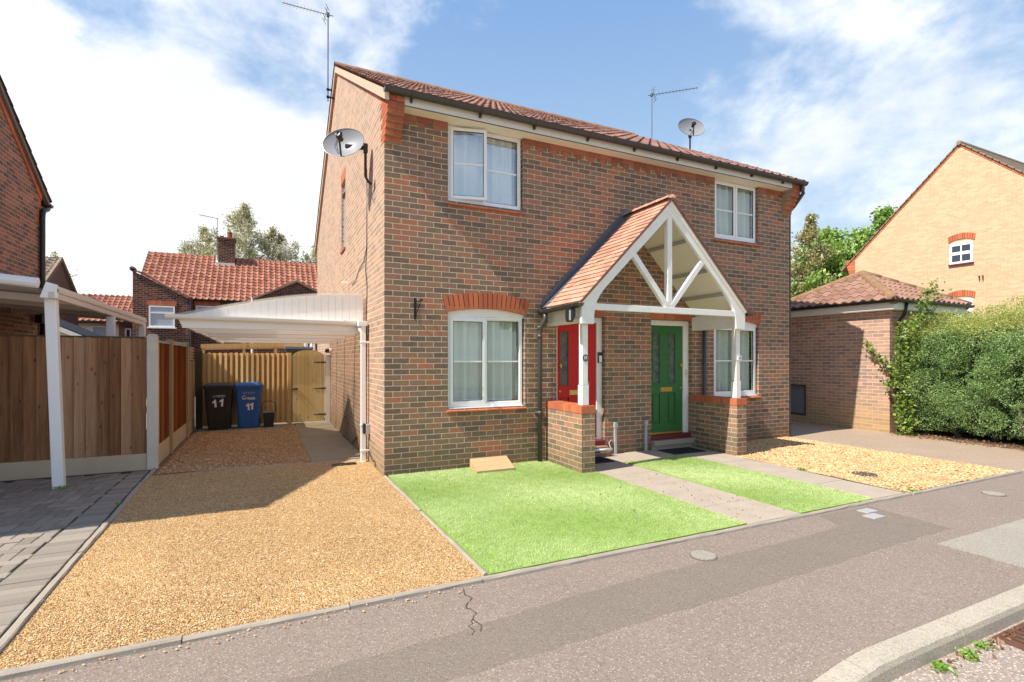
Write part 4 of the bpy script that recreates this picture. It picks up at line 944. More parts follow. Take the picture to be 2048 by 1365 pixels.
# wooden ramp
rp = thing('cable_cover', 'small sloping wooden box of slats on the lawn against the brick wall', 'wooden ramp', (1.46, -.2, 0))
n = 6
for k in range(n):
    b = B(); t0, t1 = k/n, (k+1)/n; ya, yb = -.02-.40*t0-.003, -.02-.40*t1+.003; za, zb = .145-.10*t0, .145-.10*t1; sh = .05
    b.prism([(1.20-sh*t0, ya, za), (1.20-sh*t0, ya, za-.014), (1.20-sh*t1, yb, zb-.014), (1.20-sh*t1, yb, zb)], (.57, 0, 0)); b.build('slat', wood_ramp, rp)
b = B()
for xx in (1.165, 1.70): b.prism([(xx+.03, -.03, .0), (xx+.03, -.03, .129), (xx-.015, -.415, .03), (xx-.015, -.415, .0)], (.02, 0, 0))
b.box(1.16, -.415, .0, 1.72, -.40, .032); b.build('side_board', wood_ramp, rp)
# drain, covers
dg_ = thing('drain_grate', 'small black drain grate set in the gravel beside the white downpipe', 'drain', (-.37, 1.03, 0))
b = B(); b.box(-.55, .96, -.02, -.20, .98, .014); b.box(-.55, 1.10, -.02, -.20, 1.12, .014); b.box(-.55, .98, -.02, -.53, 1.10, .014); b.box(-.22, .98, -.02, -.20, 1.10, .014); b.box(-.53, .98, -.02, -.22, 1.10, .009)
b.build('frame', black_pl, dg_)
for k in range(8): b = B(); b.beam((-.515+.037*k, .98, .012), (-.50+.037*k, 1.10, .012), .010, .008); b.build('bar', iron_m, dg_)
def cover(name, label, x, y, r, mat_, z, rim, grid_=True):
    t_ = thing(name, label, 'manhole cover', (x, y, 0)); b = B(); b.tube([(x, y, z-.01), (x, y, z+.003)], r, 36); b.build('rim', rim, t_)
    b = B(); b.tube([(x, y, z), (x, y, z+.006)], r*.90, 36)
    if grid_:
        for k in range(-4, 5):
            h = math.sqrt(max(0, .8-(k*.2)**2))*r
            b.box(x+k*r*.2-.004, y-h, z+.006, x+k*r*.2+.004, y+h, z+.010); b.box(x-h, y+k*r*.2-.004, z+.0062, x+h, y+k*r*.2+.004, z+.0098)
    b.build('lid', mat_, t_)
cover('water_cover', 'round pale stop-tap cover in the pavement before the big lawn', 1.715, -3.845, .105, plain('pale_cover', (.34, .31, .27), .7, .2, 20), .003, plain('cover_rim', (.16, .13, .11), .9, .2))
cover('water_cover', 'round pale stop-tap cover in the pavement beyond the gravel bed', 6.17, -3.91, .11, MATS['pale_cover'], .003, MATS['cover_rim'])
cover('manhole_cover', 'round dark metal cover set in the pale gravel bed', 5.84, -2.68, .16, plain('dark_cover', (.11, .09, .08), .7, .3, 20), .012, MATS['cover_rim'])
tc = thing('service_cover', 'pair of small grey rectangular covers in the darker asphalt', 'service cover', (4.1, -3.75, 0))
for x0, y0, x1, y1 in ((3.93, -3.88, 4.11, -3.76), (4.06, -3.74, 4.24, -3.63)): b = B(); b.box(x0, y0, 0, x1, y1, .012); b.build('lid', metal_grey, tc, bevel=.003)
b = B(); b.box(3.70, -5.06, 0, 4.66, -4.50, .008); b.box(4.672, -5.06, 0, 5.6, -4.50, .008)
o = b.build('telecom_cover', MATS['telecom'], None); o['label'] = 'large grey rectangular concrete chamber cover in the pavement'; o['category'] = 'chamber cover'
dr = thing('road_gully', 'rusty iron gully grate in the road against the kerb', 'drain', (2.75, -5.5, -.1))
b = B(); x0, x1, y0, y1 = 2.50, 2.96, -5.72, -5.33; b.box(x0, y0, -.12, x1, y0+.03, -.094); b.box(x0, y1-.03, -.12, x1, y1, -.094); b.box(x0, y0+.03, -.12, x0+.03, y1-.03, -.094); b.box(x1-.03, y0+.03, -.12, x1, y1-.03, -.094); b.build('frame', rust_iron, dr)
for k in range(7): b = B(); b.box(x0+.04+.057*k, y0+.03, -.125, x0+.075+.057*k, y1-.03, -.097); b.build('bar', rust_iron, dr)
b = B(); b.box(x0+.03, y0+.03, -.13, x1-.03, y1-.03, -.103); b.build('pit', black_pl, dr)

# =================================================================== DISHES AND AERIALS
def dish(name, label, ctr, n, up, w_, h_, wall, pole, lo=(-.10, -.34, -.08)):
    D = thing(name, label, 'satellite dish', wall); n = Vector(n).normalized(); u = n.cross(Vector(up)).normalized(); v = u.cross(n).normalized(); c = Vector(ctr); P = []
    for i in range(8):
        r = i/7; P.append([c+u*(w_/2*r*math.cos(a))+v*(h_/2*r*math.sin(a))+n*(.085*r*r-.085) for a in np.linspace(0, 2*math.pi, 41)])
    b = B(); b.grid(P); P2 = [[q-n*.006 for q in r] for r in P]; b.grid(P2, 0, True); b.grid([P[-1], P2[-1]]); b.build('reflector', dish_m, D, smooth=True)
    b = B(); b.tube([P[-1][i] for i in range(41)], .005, 5); b.build('rim', alu_m, D)
    foot = c-v*(h_/2*.92)+n*.0; lnb = c+Vector(lo)
    b = B(); b.beam(foot, lnb, .024, .024); b.build('arm', black_pl, D)
    b = B(); b.tube([lnb-n*.07+v*.02, lnb+n*.05+v*.02], .038, 12); b.box(*(lnb-Vector((.04, .04, .0))), *(lnb+Vector((.04, .04, .07)))); b.build('receiver', black_pl, D, bevel=.006)
    b = B(); b.tube([lnb, lnb-v*.12+u*.02, lnb-n*.1-v*.14+u*.03, foot+n*.08], .005, 5); b.tube([lnb+u*.02, lnb-v*.15+u*.04, lnb-n*.15-v*.15+u*.05, foot+n*.06], .005, 5); b.build('cable', black_pl, D)
    b = B(); b.tube(pole, .020, 8); back = c-n*.08
    b.beam(back, Vector(pole[0])+Vector((0, 0, -.03)), .05, .05); b.box(pole[0][0]-.03, pole[0][1]-.03, pole[0][2]-.10, pole[0][0]+.03, pole[0][1]+.03, pole[0][2]+.03); b.build('wall_bracket', black_pl, D, smooth=False)
dish('satellite_dish', 'grey satellite dish on the left gable wall facing the street', (-.40, .93, 4.71), (-.50, -.85, .33), (0, 0, 1), .615, .50, (0, .9, 4.6), [(-.09, .90, 4.70), (-.09, .90, 4.25), (-.05, .90, 4.18), (-.002, .90, 4.15)])
dish('satellite_dish', 'grey satellite dish on a pole above the right end of the roof', (8.25, 2.85, 7.40), (-.30, -.92, .36), (0, 0, 1), .70, .56, (8.1, 2.9, 6.5), [(8.30, 2.95, 7.28), (8.30, 2.95, 6.5), (8.2, 2.95, 6.2), (8.03, 2.95, 6.1)], (-.19, -.27, -.10))
def aerial(name, label, base, top, end, wall, n=12, L=.11, brs=()):
    A = thing(name, label, 'aerial', base); b = B(); b.tube([base, top], .014, 6); b.build('mast', alu_m, A)
    top = Vector(top); e = Vector(end); s_ = top-Vector((0, 0, .04)); d = (e-s_).normalized(); up = Vector((0, 0, 1)); b = B(); b.tube([s_-d*.12, e], .010, 6); b.box(*(s_-Vector((.03, .03, .04))), *(s_+Vector((.03, .03, .04)))); b.build('boom', alu_m, A)
    hv = (up-d*up.dot(d)).normalized(); b = B()
    for k in range(n):
        p = s_+(e-s_)*(.16+.82*k/(n-1)); l = L*(1.0-.25*k/n); b.tube([p-hv*l/2, p+hv*l/2], .0065, 5)
    for q in (-.16, -.08, .08, .16): p = s_+(e-s_)*.05+hv*q; b.tube([p-d.cross(hv)*.12, p+d.cross(hv)*.12], .006, 4)
    b.tube([s_+(e-s_)*.05-hv*.17, s_+(e-s_)*.05+hv*.17], .007, 4)
    b.build('elements', alu_m, A)
    for p in brs: b = B(); b.beam(p, (wall, p[1], p[2]), .03, .03); b.tube([(p[0]-.03, p[1], p[2]), (p[0]+.03, p[1], p[2])], .03, 8); b.build('bracket', iron_m, A)
aerial('tv_aerial', 'tall television aerial bracketed to the rear slope of the left gable', (-.15, 5.44, 7.40), (-.15, 5.40, 9.38), (-1.08, 5.82, 9.60), 0.0, brs=((-.15, 5.44, 7.67), (-.15, 5.44, 7.50)))
aerial('tv_aerial', 'television aerial standing behind the ridge near the right dish', (8.3, 4.38, 6.9), (8.3, 4.38, 8.97), (9.62, 4.0, 9.25), 8.02, brs=((8.3, 4.38, 7.05),))

# =================================================================== CANOPY (white carport on the side wall)
CN = thing('carport_canopy', 'white plastic lean-to canopy with a curved roof fixed to the side wall', 'carport', (-1.3, 1.4, 0))
def cz_(x): t_ = (x+2.52)/2.46; return 2.15+.415*math.sin(min(1, max(0, t_))*math.pi/2*1.0)**1.0 if t_ > 0 else 2.15
b = B(); n = 24; xs = [-2.50+2.45*i/n for i in range(n+1)]
for i in range(n): b.prism([(xs[i]+.0022, 1.36, 2.145), (xs[i+1]-.0022, 1.36, 2.145), (xs[i+1]-.0022, 1.36, cz_(xs[i+1])-.01), (xs[i]+.0022, 1.36, cz_(xs[i])-.01)], (0, .012, 0))
b.prism([(xs[0], 1.366, 2.146), (xs[-1], 1.366, 2.146)]+[(x_, 1.366, cz_(x_)-.012) for x_ in xs[::-1]], (0, .012, 0)); b.build('gable_panel', canopy_m, CN)
b = B(); P = [[(x_, y_, cz_(x_)+.012) for x_ in [-2.56]+xs] for y_ in (1.335, 6.3)]; b.grid(P, 0, True); P = [[(x_, y_, cz_(x_)-.012) for x_ in [-2.56]+xs] for y_ in (1.335, 6.3)]; b.grid(P, 0)
b.grid([[(x_, 1.335, cz_(x_)-.020) for x_ in [-2.56]+xs], [(x_, 1.335, cz_(x_)+.022) for x_ in [-2.56]+xs]], 0, True); b.build('roof_sheet', canopy_sheet, CN)
g2 = halfpipe((-2.62, 1.30, 2.155), (-.0, 1.30, 2.125), .058); GG = g2.build('gutter', canopy_m, CN)
for x in (-1.28, -.33): b = B(); P = [[(x+dx, 1.30-.064*math.cos(t_), 2.14-.064*math.sin(t_)) for t_ in np.linspace(-.1, math.pi+.1, 9)] for dx in (-.02, .02)]; b.grid(P); b.build('gutter_bracket', canopy_m, GG)
b = B(); b.box(-2.44, 1.36, 1.985, -.02, 1.40, 2.12); b.build('fascia', canopy_m, CN, bevel=.004)
b = B(); b.prism([(-2.50, 1.37, 2.14), (-2.44, 1.37, 2.0), (-2.30, 6.28, 1.90), (-2.36, 6.28, 2.13)], (.04, 0, 0)); b.build('side_fascia', canopy_m, CN)
for i, y in enumerate((2.45, 3.75, 5.0, 6.25)):
    b = B(); b.box(-2.40, y, 1.965-.012*i, -.002, y+.06, 2.09); b.build('cross_beam', canopy_m, CN, bevel=.005)
b = B(); b.tube([(-.115, 1.30, 2.09), (-.115, 1.28, 2.02), (-.085, 1.20, 1.98), (-.085, 1.13, 1.9)], .033, 10); b.box(-.120, 1.095, .03, -.05, 1.165, 2.10); b.box(-.16, 1.08, 2.06, -.03, 1.22, 2.13)
for z in (1.80, .55, .16): b.box(-.127, 1.088, z, -.0, 1.172, z+.03)
b.prism([(-.05, 1.095, .03), (-.12, 1.095, .03), (-.13, 1.09, .0), (-.05, 1.09, .0)], (0, .075, 0)); b.build('downpipe', canopy_m, CN, bevel=.004)
ol = thing('outdoor_light', 'small round black and white light on the side wall by the gate', 'wall light', (-.02, 6.2, 1.78)); b = B(); b.tube([(-.0, 6.2, 1.76), (-.05, 6.2, 1.76)], .06, 12); b.build('base', white_upvc, ol); b = B(); b.tube([(-.051, 6.2, 1.76), (-.12, 6.16, 1.75)], [.055, .045], 12); b.build('lamp', black_pl, ol)

# =================================================================== LEFT CARPORT
C2 = thing('carport', 'white open-sided carport with a leaning front post beside the left house', 'carport', (-4.7, 3, 0))
b = B(); b.prism([(-3.715, 1.03, 0), (-3.605, 1.03, 0), (-3.605, 1.13, 0), (-3.715, 1.13, 0)], (-.075, 0, 2.31)); b.build('post', white_upvc, C2, bevel=.006, label='leaning white front post of the carport')
for y in (3.42, 5.72): b = B(); b.box(-3.74, y, 0, -3.63, y+.10, 2.25); b.build('post', white_upvc, C2, bevel=.006)
b = B(); b.beam((-3.69, .93, 2.355), (-3.69, 5.98, 2.325), .07, .16); b.beam((-3.65, .94, 2.375), (-3.65, 5.97, 2.345), .02, .05); b.build('side_beam', plain('aged_white_pvc', (.66, .585, .53), .5, .05), C2, bevel=.006)
b = B(); b.prism([(-3.74, .93, 2.47), (-3.64, .93, 2.44), (-3.64, .93, 2.28), (-3.80, .93, 2.28)], (0, .055, 0)); b.tube([(-5.5, .90, 2.585), (-4.6, .90, 2.515), (-3.80, .90, 2.445)], .062, 10); b.build('front_gutter', white_upvc, C2, bevel=.004)
b = B(); P = []
for y_ in np.linspace(.98, 5.98, 81):
    r_3 = .016 if int(round((y_-.98)/.0625)) % 4 < 2 else 0
    P.append([(-3.70, y_, 2.37+r_3), (-5.38, y_, 2.49+r_3)])
b.grid(P, 0, True); b.grid([[(q[0], q[1], q[2]+.012) for q in r] for r in P], 0); b.build('roof_sheet', plain('roof_sheet_grey', (.55, .54, .57), .5, .05), C2)
for y in (1.6, 2.7, 3.8, 4.9): b = B(); b.beam((-3.72, y, 2.31), (-5.39, y, 2.43), .05, .09); b.build('rafter', MATS['aged_white_pvc'], C2)

# =================================================================== LEFT HOUSE
LX, LY0, LY1 = -5.4, -1.1, 6.2
LH = thing('brick_house', 'tall red-brown brick gable house at the left edge with a black downpipe', 'house', (-9, 3.4, 0))
zr = lambda y: 4.80+.66*min(y-LY0, LY1-y)
b = B(); ym = (LY0+LY1)/2; b.poly([(LX, LY0, -.02), (LX, LY1, -.02), (LX, LY1, zr(LY1)), (LX, ym, zr(ym)), (LX, LY0, zr(LY0))])
b.poly([(-14, LY0, -.02), (LX, LY0, -.02), (LX, LY0, 4.80), (-14, LY0, 4.80)]); b.poly([(LX, LY1, -.02), (-14, LY1, -.02), (-14, LY1, 4.80), (LX, LY1, 4.80)]); b.poly([(-14, LY1, -.02), (-14, LY0, -.02), (-14, LY0, 4.80), (-14, ym, zr(ym)), (-14, LY1, 4.80)])
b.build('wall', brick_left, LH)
s2 = Vector((0, 1, .66)).normalized(); Ls = (ym-LY0+.28)/s2.y
rf = pantile((-14.1, LY0-.28, 4.80-.28*.66+.08), (1, 0, 0), s2, 14.1+LX+.09, Ls, .225, .30, .024, .03)
b2 = pantile((-14.1, LY1+.28, 4.80-.28*.66+.08), (1, 0, 0), (0, -s2.y, s2.z), 14.1+LX+.09, Ls, .225, .30, .024, .03); rf.add(b2.v, b2.f, 0, b2.u); rfo = rf.build('roof', plain('dark_tile', (.10, .075, .06), .85, .3), LH)
b = B()
for sg in (0, 1):
    for k in range(30):
        f0 = k/30; f1 = (k+1)/30
        def q(f, d): y = (LY0 if sg == 0 else LY1)+(ym-(LY0 if sg == 0 else LY1))*f; return (LX, y, zr(y)-d)
        b.prism([q(f0, 0.), q(f1, 0), q(f1, .14), q(f0+.001, .14)], (.022, 0, 0))
b.build('verge_bricks', red_brick, LH)
b = B(); 
for sg in (0, 1):
    def q(f, d): y = (LY0-.3 if sg == 0 else LY1+.3)+(ym-(LY0-.3 if sg == 0 else LY1+.3))*f; return (LX, y, 4.80+.66*((y-LY0) if sg == 0 else (LY1-y))-d)
    b.prism([q(0, -.06), q(1, -.06), q(1, .03), q(0, .03)], (.07, 0, 0))
b.build('verge', plain('dark_verge', (.17, .13, .10), .8, .2), LH)
cb = B()
for i in range(6): cb.box(LX-.21, LY1-.02, 4.12+.075*i, LX+.004, LY1+.05*(i+1), 4.19+.075*i)
for i in range(10): cb.box(LX-.0, LY1-.12-.1*(i % 2), 4.12+.075*i, LX+.006, LY1+.0, 4.19+.075*i)
cb.build('corbel', red_brick, LH)
g2 = halfpipe((LX-8, LY1+.28, 4.66), (LX+.10, LY1+.28, 4.66), .065); g2.build('gutter', pipe_m, LH)
b = B(); b.tube([(LX+.04, LY1+.26, 4.60), (LX+.07, LY1+.1, 4.52), (LX+.055, LY1-.05, 4.46), (LX+.055, LY1-.08, 4.3), (LX+.055, LY1-.08, .0)], .045, 10); b.build('downpipe', black_pl, LH, smooth=True)
fl = thing('outdoor_light', 'black floodlight on the side wall of the left brick house', 'wall light', (LX+.05, 6.0, 2.32)); b = B(); b.tube([(LX, 5.98, 2.32), (LX+.06, 5.98, 2.32)], .05, 10); b.build('mount', black_pl, fl); b = B(); b.box(LX+.05, 5.75, 2.24, LX+.16, 5.90, 2.40); b.tube([(LX+.05, 5.98, 2.32), (LX+.12, 5.86, 2.32)], .03, 8); b.build('lamp', black_pl, fl)

# =================================================================== FENCES
def boards(b, P0, P1, z0, z1, w_, th=.018, lap=.022, jz=.004, side=1):
    """feather-edge boards from P0 to P1 (xy)"""
    P0 = Vector((*P0, 0)); P1 = Vector((*P1, 0)); d = P1-P0; L = d.length; d.normalize(); nn = Vector((d.y, -d.x, 0))*side; n = max(1, int(round(L/w_))); p = L/n
    for k in range(n):
        a = P0+d*(p*k); c = P0+d*(p*(k+1)+lap); t0 = .004; z1k = z1+jz*rng.standard_normal(); zb = z0
        q = [a+nn*(th+.016), c+nn*(.004), c-nn*.004, a-nn*.002+nn*.004]
        q = [Vector((v.x, v.y, zb)) for v in q]; b.prism(q, (0, 0, z1k-zb))
F1 = thing('garden_fence', 'weathered brown featheredge fence with a concrete corner post by the block paving', 'fence', (-4.5, 1.88, 0))
b = B(); boards(b, (-9.0, 1.90), (-2.96, 1.90), .235, 1.855, .128, side=1); b.build('boards', wood_brown, F1)
b = B(); b.box(-9.0, 1.875, 1.85, -2.95, 1.925, 1.875); b.build('capping_rail', wood_dark, F1)
b = B(); b.box(-9.0, 1.872, .0, -2.925, 1.915, .232); b.build('gravel_board', gravel_board, F1, bevel=.006)
b = B(); b.box(-2.922, 1.845, 0, -2.795, 1.965, 1.89); b.prism([(-2.922, 1.845, 1.89), (-2.795, 1.845, 1.89), (-2.815, 1.865, 1.915), (-2.902, 1.865, 1.915)], (0, .08, 0)); b.build('post', conc_post, F1, bevel=.008)
F2 = thing('garden_fence', 'orange-brown stained board fence running back along the gravel with pale posts', 'fence', (-2.85, 4, 0))
for y0, y1 in ((1.97, 3.16), (3.26, 5.08)):
    b = B(); boards(b, (-2.865, y0), (-2.865, y1), .30, 1.80 if y0 < 3 else 1.84, .10, side=1); b.build('boards', wood_orange, F2)
    b = B(); b.box(-2.89, y0, 0, -2.84, y1, .30); b.build('gravel_board', gravel_board, F2, bevel=.006)
    b = B(); b.box(-2.90, y0, 1.80, -2.83, y1, 1.835 if y0 < 3 else 1.87); b.build('capping_rail', metal_grey, F2)
for y, z in ((3.16, 1.88), (5.08, 1.90)): b = B(); b.box(-2.90, y, 0, -2.80, y+.10, z); b.build('post', wood_post, F2, bevel=.006)
F3 = thing('fence_panel', 'pale weathered fence panel with a lattice top behind the black bin', 'fence', (-2.85, 5.8, 0))
b = B(); boards(b, (-2.865, 5.19), (-2.865, 6.45), .25, 1.52, .10, side=1); b.build('boards', wood_post, F3); b = B(); b.box(-2.89, 5.19, 0, -2.84, 6.45, .25); b.build('gravel_board', gravel_board, F3)
b = B()
for k in range(9): b.box(-2.875, 5.19+.14*k, 1.54, -2.86, 5.215+.14*k, 1.80)
for k in range(5): b.box(-2.86, 5.19, 1.54+.062*k, -2.845, 6.45, 1.56+.062*k)
b.build('lattice', wood_post, F3)
F4 = thing('garden_fence', 'new pale timber fence of vertical battens behind the wheelie bins', 'fence', (-1.8, 6.48, 0))
b = B(); b.box(-2.80, 6.50, .05, -.88, 6.52, 1.69); b.build('backing_boards', wood('fence_backing', [(.42, .24, .085), (.52, .32, .125), (.60, .38, .165)]), F4)
b = B()
for k in range(16): x = -2.60+.108*k; b.prism([(x, 6.498, .06), (x+.004, 6.455, .06), (x+.060, 6.445, .06), (x+.064, 6.498, .06)], (0, 0, 1.64+.004*rng.standard_normal()))
b.build('battens', wood_pale, F4)
b = B(); b.box(-2.83, 6.43, 0, -2.70, 6.53, 1.74); b.build('post', wood_dark, F4, bevel=.006); b = B(); b.box(-.955, 6.44, 0, -.865, 6.53, 1.70); b.build('post', wood_pale, F4, bevel=.006)
G_ = thing('garden_gate', 'pale arched board gate with three black strap hinges beside the side wall', 'gate', (-.5, 6.4, 0))
n = 8; gx0, gx1 = -.85, -.135; b = B()
gzf = lambda x: 1.60+.175*math.sqrt(max(0, 1-((x-(gx0+gx1)/2)/((gx1-gx0)/2*1.03))**2))
for k in range(n):
    a = gx0+(gx1-gx0)*k/n+.002; c = gx0+(gx1-gx0)*(k+1)/n-.002; mdx = (a+c)/2
    b.prism([(a, 6.36, .06), (c, 6.36, .06), (c, 6.36, gzf(c)), (mdx, 6.36, gzf(mdx)), (a, 6.36, gzf(a))], (0, .02, 0))
b.build('boards', wood_gate, G_)
for z in (.22, .85, 1.48): b = B(); b.prism([(gx1+.02, 6.348, z-.018), (gx1+.02, 6.348, z+.018), (gx1-.24, 6.348, z+.007), (gx1-.24, 6.348, z-.007)], (0, .008, 0)); b.tube([(gx1+.02, 6.35, z-.03), (gx1+.02, 6.35, z+.03)], .012, 8); b.build('strap_hinge', iron_m, G_)
b = B(); b.beam((gx0-.03, 6.345, .845), (gx0+.11, 6.345, .845), .02, .03); b.tube([(gx0+.05, 6.35, .86), (gx0+.09, 6.29, .86), (gx0+.12, 6.35, .86)], .009, 6); b.tube([(gx0-.02, 6.345, .85), (gx0, 6.31, .83)], .012, 6); b.build('latch', iron_m, G_)
b = B(); b.box(-.115, 6.34, .0, -.005, 6.44, 1.66); b.box(-.62, 6.35, .004, -.116, 6.45, .05); b.build('gate_frame', white_paint, G_, bevel=.005)

# =================================================================== BINS
def bin_(name, label, x, y, mt, logo2=False):
    T = thing(name, label, 'wheelie bin', (x, y, .016), group='wheelie bins by the gate'); z = .016
    hw0, hw1, d0, d1 = .205, .262, .44, .56
    b = B(); P = []
    prof = [(.0, 0.0), (.03, .02), (.5, .5), (1.0, 1.0)]
    def ring(f, zz_, ins=0.):
        hw = hw0+(hw1-hw0)*f-ins; dd = d0+(d1-d0)*f; yb = y+.56-ins; yf_ = yb-dd+ins*2; c = .035
        pts = [(-hw+c, yf_), (hw-c, yf_), (hw, yf_+c), (hw, yb-c), (hw-c, yb), (-hw+c, yb), (-hw, yb-c), (-hw, yf_+c)]
        return [(x+p, q, z+zz_) for p, q in pts]
    R_ = [ring(0, .0, .02), ring(0, .03), ring(.5, .46), ring(.93, .86), ring(1., .90, .0), ring(1., .93)]
    R_ = [r+[r[0]] for r in R_]; b.grid(R_, 0, True); b.poly(ring(0, .0, .02)[::-1])
    for s_ in (-1, 1):      # raised vertical ribs on the front
        f0, f1 = .03, .9
        a = ring(f0, .06); c = ring(f1, .86); xx = .62
        p0 = (x+s_*hw0*xx, a[0][1]-.008, z+.06); p1 = (x+s_*hw1*xx, c[0][1]-.006, z+.86); b.beam(p0, p1, .05, .014, up=(0, 1, 0))
    b.build('body', mt, T, bevel=.004)
    b = B(); r0 = ring(1., .905, -.02); r1 = ring(1., .955, -.028); b.grid([r0+[r0[0]], r1+[r1[0]]], 0, True); b.poly(r1[::-1]); b.build('rim', mt, T)
    b = B(); L0 = ring(1., .957, -.022); L1 = ring(1., .985, -.010); L2 = ring(1., 1.012, .04); L3 = ring(1., 1.020, .12); b.grid([q+[q[0]] for q in (L0, L1, L2, L3)], 0, True); b.poly(L3); 
    b.build('lid', mt, T, smooth=False, bevel=.004)
    b = B(); b.tube([(x-.24, y+.60, z+.94), (x+.24, y+.60, z+.94)], .018, 8); b.build('handle', mt, T)
    for s_ in (-1, 1): b = B(); b.tube([(x+s_*.175, y+.53, z+.085), (x+s_*.225, y+.53, z+.085)], .10, 20); b.build('wheel', black_pl, T)
    def yat(zz_): f = zz_/.9; return y+.56-(d0+(d1-d0)*f)-.004
    tilt = math.atan((d1-d0)/.9); rot = Matrix.Rotation(R(90)+tilt, 4, 'X')
    def one(cx_, zz_, h_, a_, j):
        b = B(); q = h_/.16; pts = [(-.012, 0), (.026, 0), (.026, .16), (.000, .16), (-.012, .142), (-.045, .118), (-.045, .085), (-.012, .100)]; f_ = yat(zz_)
        P = []
        for px_, pz_ in pts:
            u_, v_ = px_*q*math.cos(a_)-(pz_-.08)*q*math.sin(a_), px_*q*math.sin(a_)+(pz_-.08)*q*math.cos(a_); P.append((x+cx_+u_, yat(zz_+v_), z+zz_+v_))
        b.prism(P, (0, -.002, 0)); b.build('number', white_dec, T)
    if not logo2: one(-.062, .585, .165, .10, 0); one(.068, .60, .165, -.07, 1); lz = .745
    else:
        one(-.008, .485, .155, .06, 0); one(.068, .495, .155, -.05, 1); lz = .80
        text_mesh('recycle', 'lettering', .062, white_dec, T, (x+.045, yat(.68), z+.68), rot, .0015)
        text_mesh('for NORWICH', 'small_lettering', .028, white_dec, T, (x+.07, yat(.65), z+.648), rot, .0006)
        b = B(); cc = Vector((x-.085, yat(.69)-.002, z+.69)); P = []
        for a in np.linspace(.5, 5.9, 22): P.append(cc+Vector((.034*math.cos(a), 0, .034*math.sin(a))))
        b.tube(P, [.004+.006*i/21 for i in range(22)], 6); b.build('recycling_ring', white_dec, T)
    text_mesh('NORWICH', 'council_name', .040, MATS['grey_metal'] if logo2 else white_dec, T, (x+.055, yat(lz), z+lz), rot, .0006)
    text_mesh('City Council', 'council_line', .024, MATS['grey_metal'], T, (x+.055, yat(lz-.03), z+lz-.031), rot, .0003)
    b = B(); cc = Vector((x-.075, yat(lz)-.002, z+lz-.01))
    for a in (0, 1, 2, 3): dr_ = Vector((math.cos(a*.785), 0, math.sin(a*.785)))*.034; b.beam(cc-dr_, cc+dr_, .004, .006, up=(0, 1, 0))
    b.build('crest', MATS['grey_metal'], T)
bin_('wheelie_bin', 'black wheelie bin numbered 11, left of the blue one', -2.345, 5.82, binblack)
bin_('wheelie_bin', 'blue recycling wheelie bin numbered 11, right of the black one', -1.765, 5.88, blue_pl, True)
CD = thing('food_caddy', 'small black food waste caddy with raised handle beside the blue bin', 'caddy', (-1.36, 6.1, .016))
b = B(); P = []
for zz_, hw in ((.016, .095), (.30, .118), (.34, .122)): P.append([(-1.36+hw*sx_, 6.1+hw*sy_*.9, zz_) for sx_, sy_ in ((-1, -1), (1, -1), (1, 1), (-1, 1), (-1, -1))])
b.grid(P, 0, True); b.poly(P[0][:4][::-1]); b.build('body', black_pl, CD, bevel=.01)
b = B(); b.prism([(-1.49, 5.975, .342), (-1.23, 5.975, .342), (-1.23, 6.225, .342), (-1.49, 6.225, .342)], (0, 0, .02)); b.prism([(-1.46, 6.0, .362), (-1.26, 6.0, .362), (-1.26, 6.2, .362), (-1.46, 6.2, .362)], (0, 0, .015)); b.build('lid', plain('grey_lid', (.22, .22, .22), .5), CD, bevel=.008)
b = B(); b.tube([(-1.495, 6.1, .33), (-1.50, 6.09, .5), (-1.48, 6.08, .57), (-1.42, 6.08, .60), (-1.30, 6.08, .60), (-1.24, 6.08, .57), (-1.22, 6.09, .5), (-1.225, 6.1, .33)], .008, 6); b.build('handle', black_pl, CD, smooth=True)

# behind the gate
PG_ = thing('timber_pergola', 'pale timber pergola rail with a diamond finial behind the batten fence', 'pergola', (-1.7, 7.2, 0))
b = B(); b.beam((-2.80, 7.2, 1.86), (-.55, 7.2, 1.93), .05, .10); b.build('rail', wood_pale, PG_); b = B(); b.beam((-2.75, 7.3, 1.80), (-.6, 7.3, 1.86), .05, .05); b.build('rear_rail', wood_pale, PG_)
b = B(); b.prism([(-1.98, 7.165, 1.90), (-1.90, 7.165, 1.78), (-1.82, 7.165, 1.90), (-1.90, 7.165, 2.02)], (0, .012, 0)); b.build('finial', wood_pale, PG_)
for x in (-1.90, -1.2, -2.75): b = B(); b.box(x-.03, 7.18, 0, x+.03, 7.24, 1.85); b.build('post', wood_pale, PG_)
SB = thing('storage_box', 'dark grey garden storage box lid showing above the gate', 'storage box', (-.6, 7.2, 0)); b = B(); b.box(-.98, 6.95, .0, -.36, 7.5, 1.80); b.build('body', pipe_m, SB); b = B(); b.prism([(-1.0, 6.93, 1.80), (-.34, 6.93, 1.80), (-.34, 6.93, 1.86), (-1.0, 6.93, 1.88)], (0, .6, 0)); b.build('lid', plain('box_lid_blue', (.16, .20, .27), .4, .1), SB, bevel=.01)
RD = thing('rotary_airer', 'folded white rotary clothes airer behind the gate by the wall', 'clothes airer', (-.33, 7.6, 0)); b = B(); b.tube([(-.30, 7.6, 0), (-.30, 7.6, 2.1)], .022, 8); b.build('pole', white_upvc, RD)
for k in range(6): b = B(); a = k*1.05; b.beam((-.30+.03*math.cos(a), 7.6+.03*math.sin(a), 2.1), (-.30+.17*math.cos(a)-.08, 7.6+.13*math.sin(a), 1.2), .035, .02); b.build('arm', white_upvc, RD)
b = B(); b.tube([(-.52, 7.6, 2.02), (-.48, 7.58, 1.95), (-.45, 7.6, 1.70)], [.05, .05, .02], 8); b.build('cover', white_dec, RD)

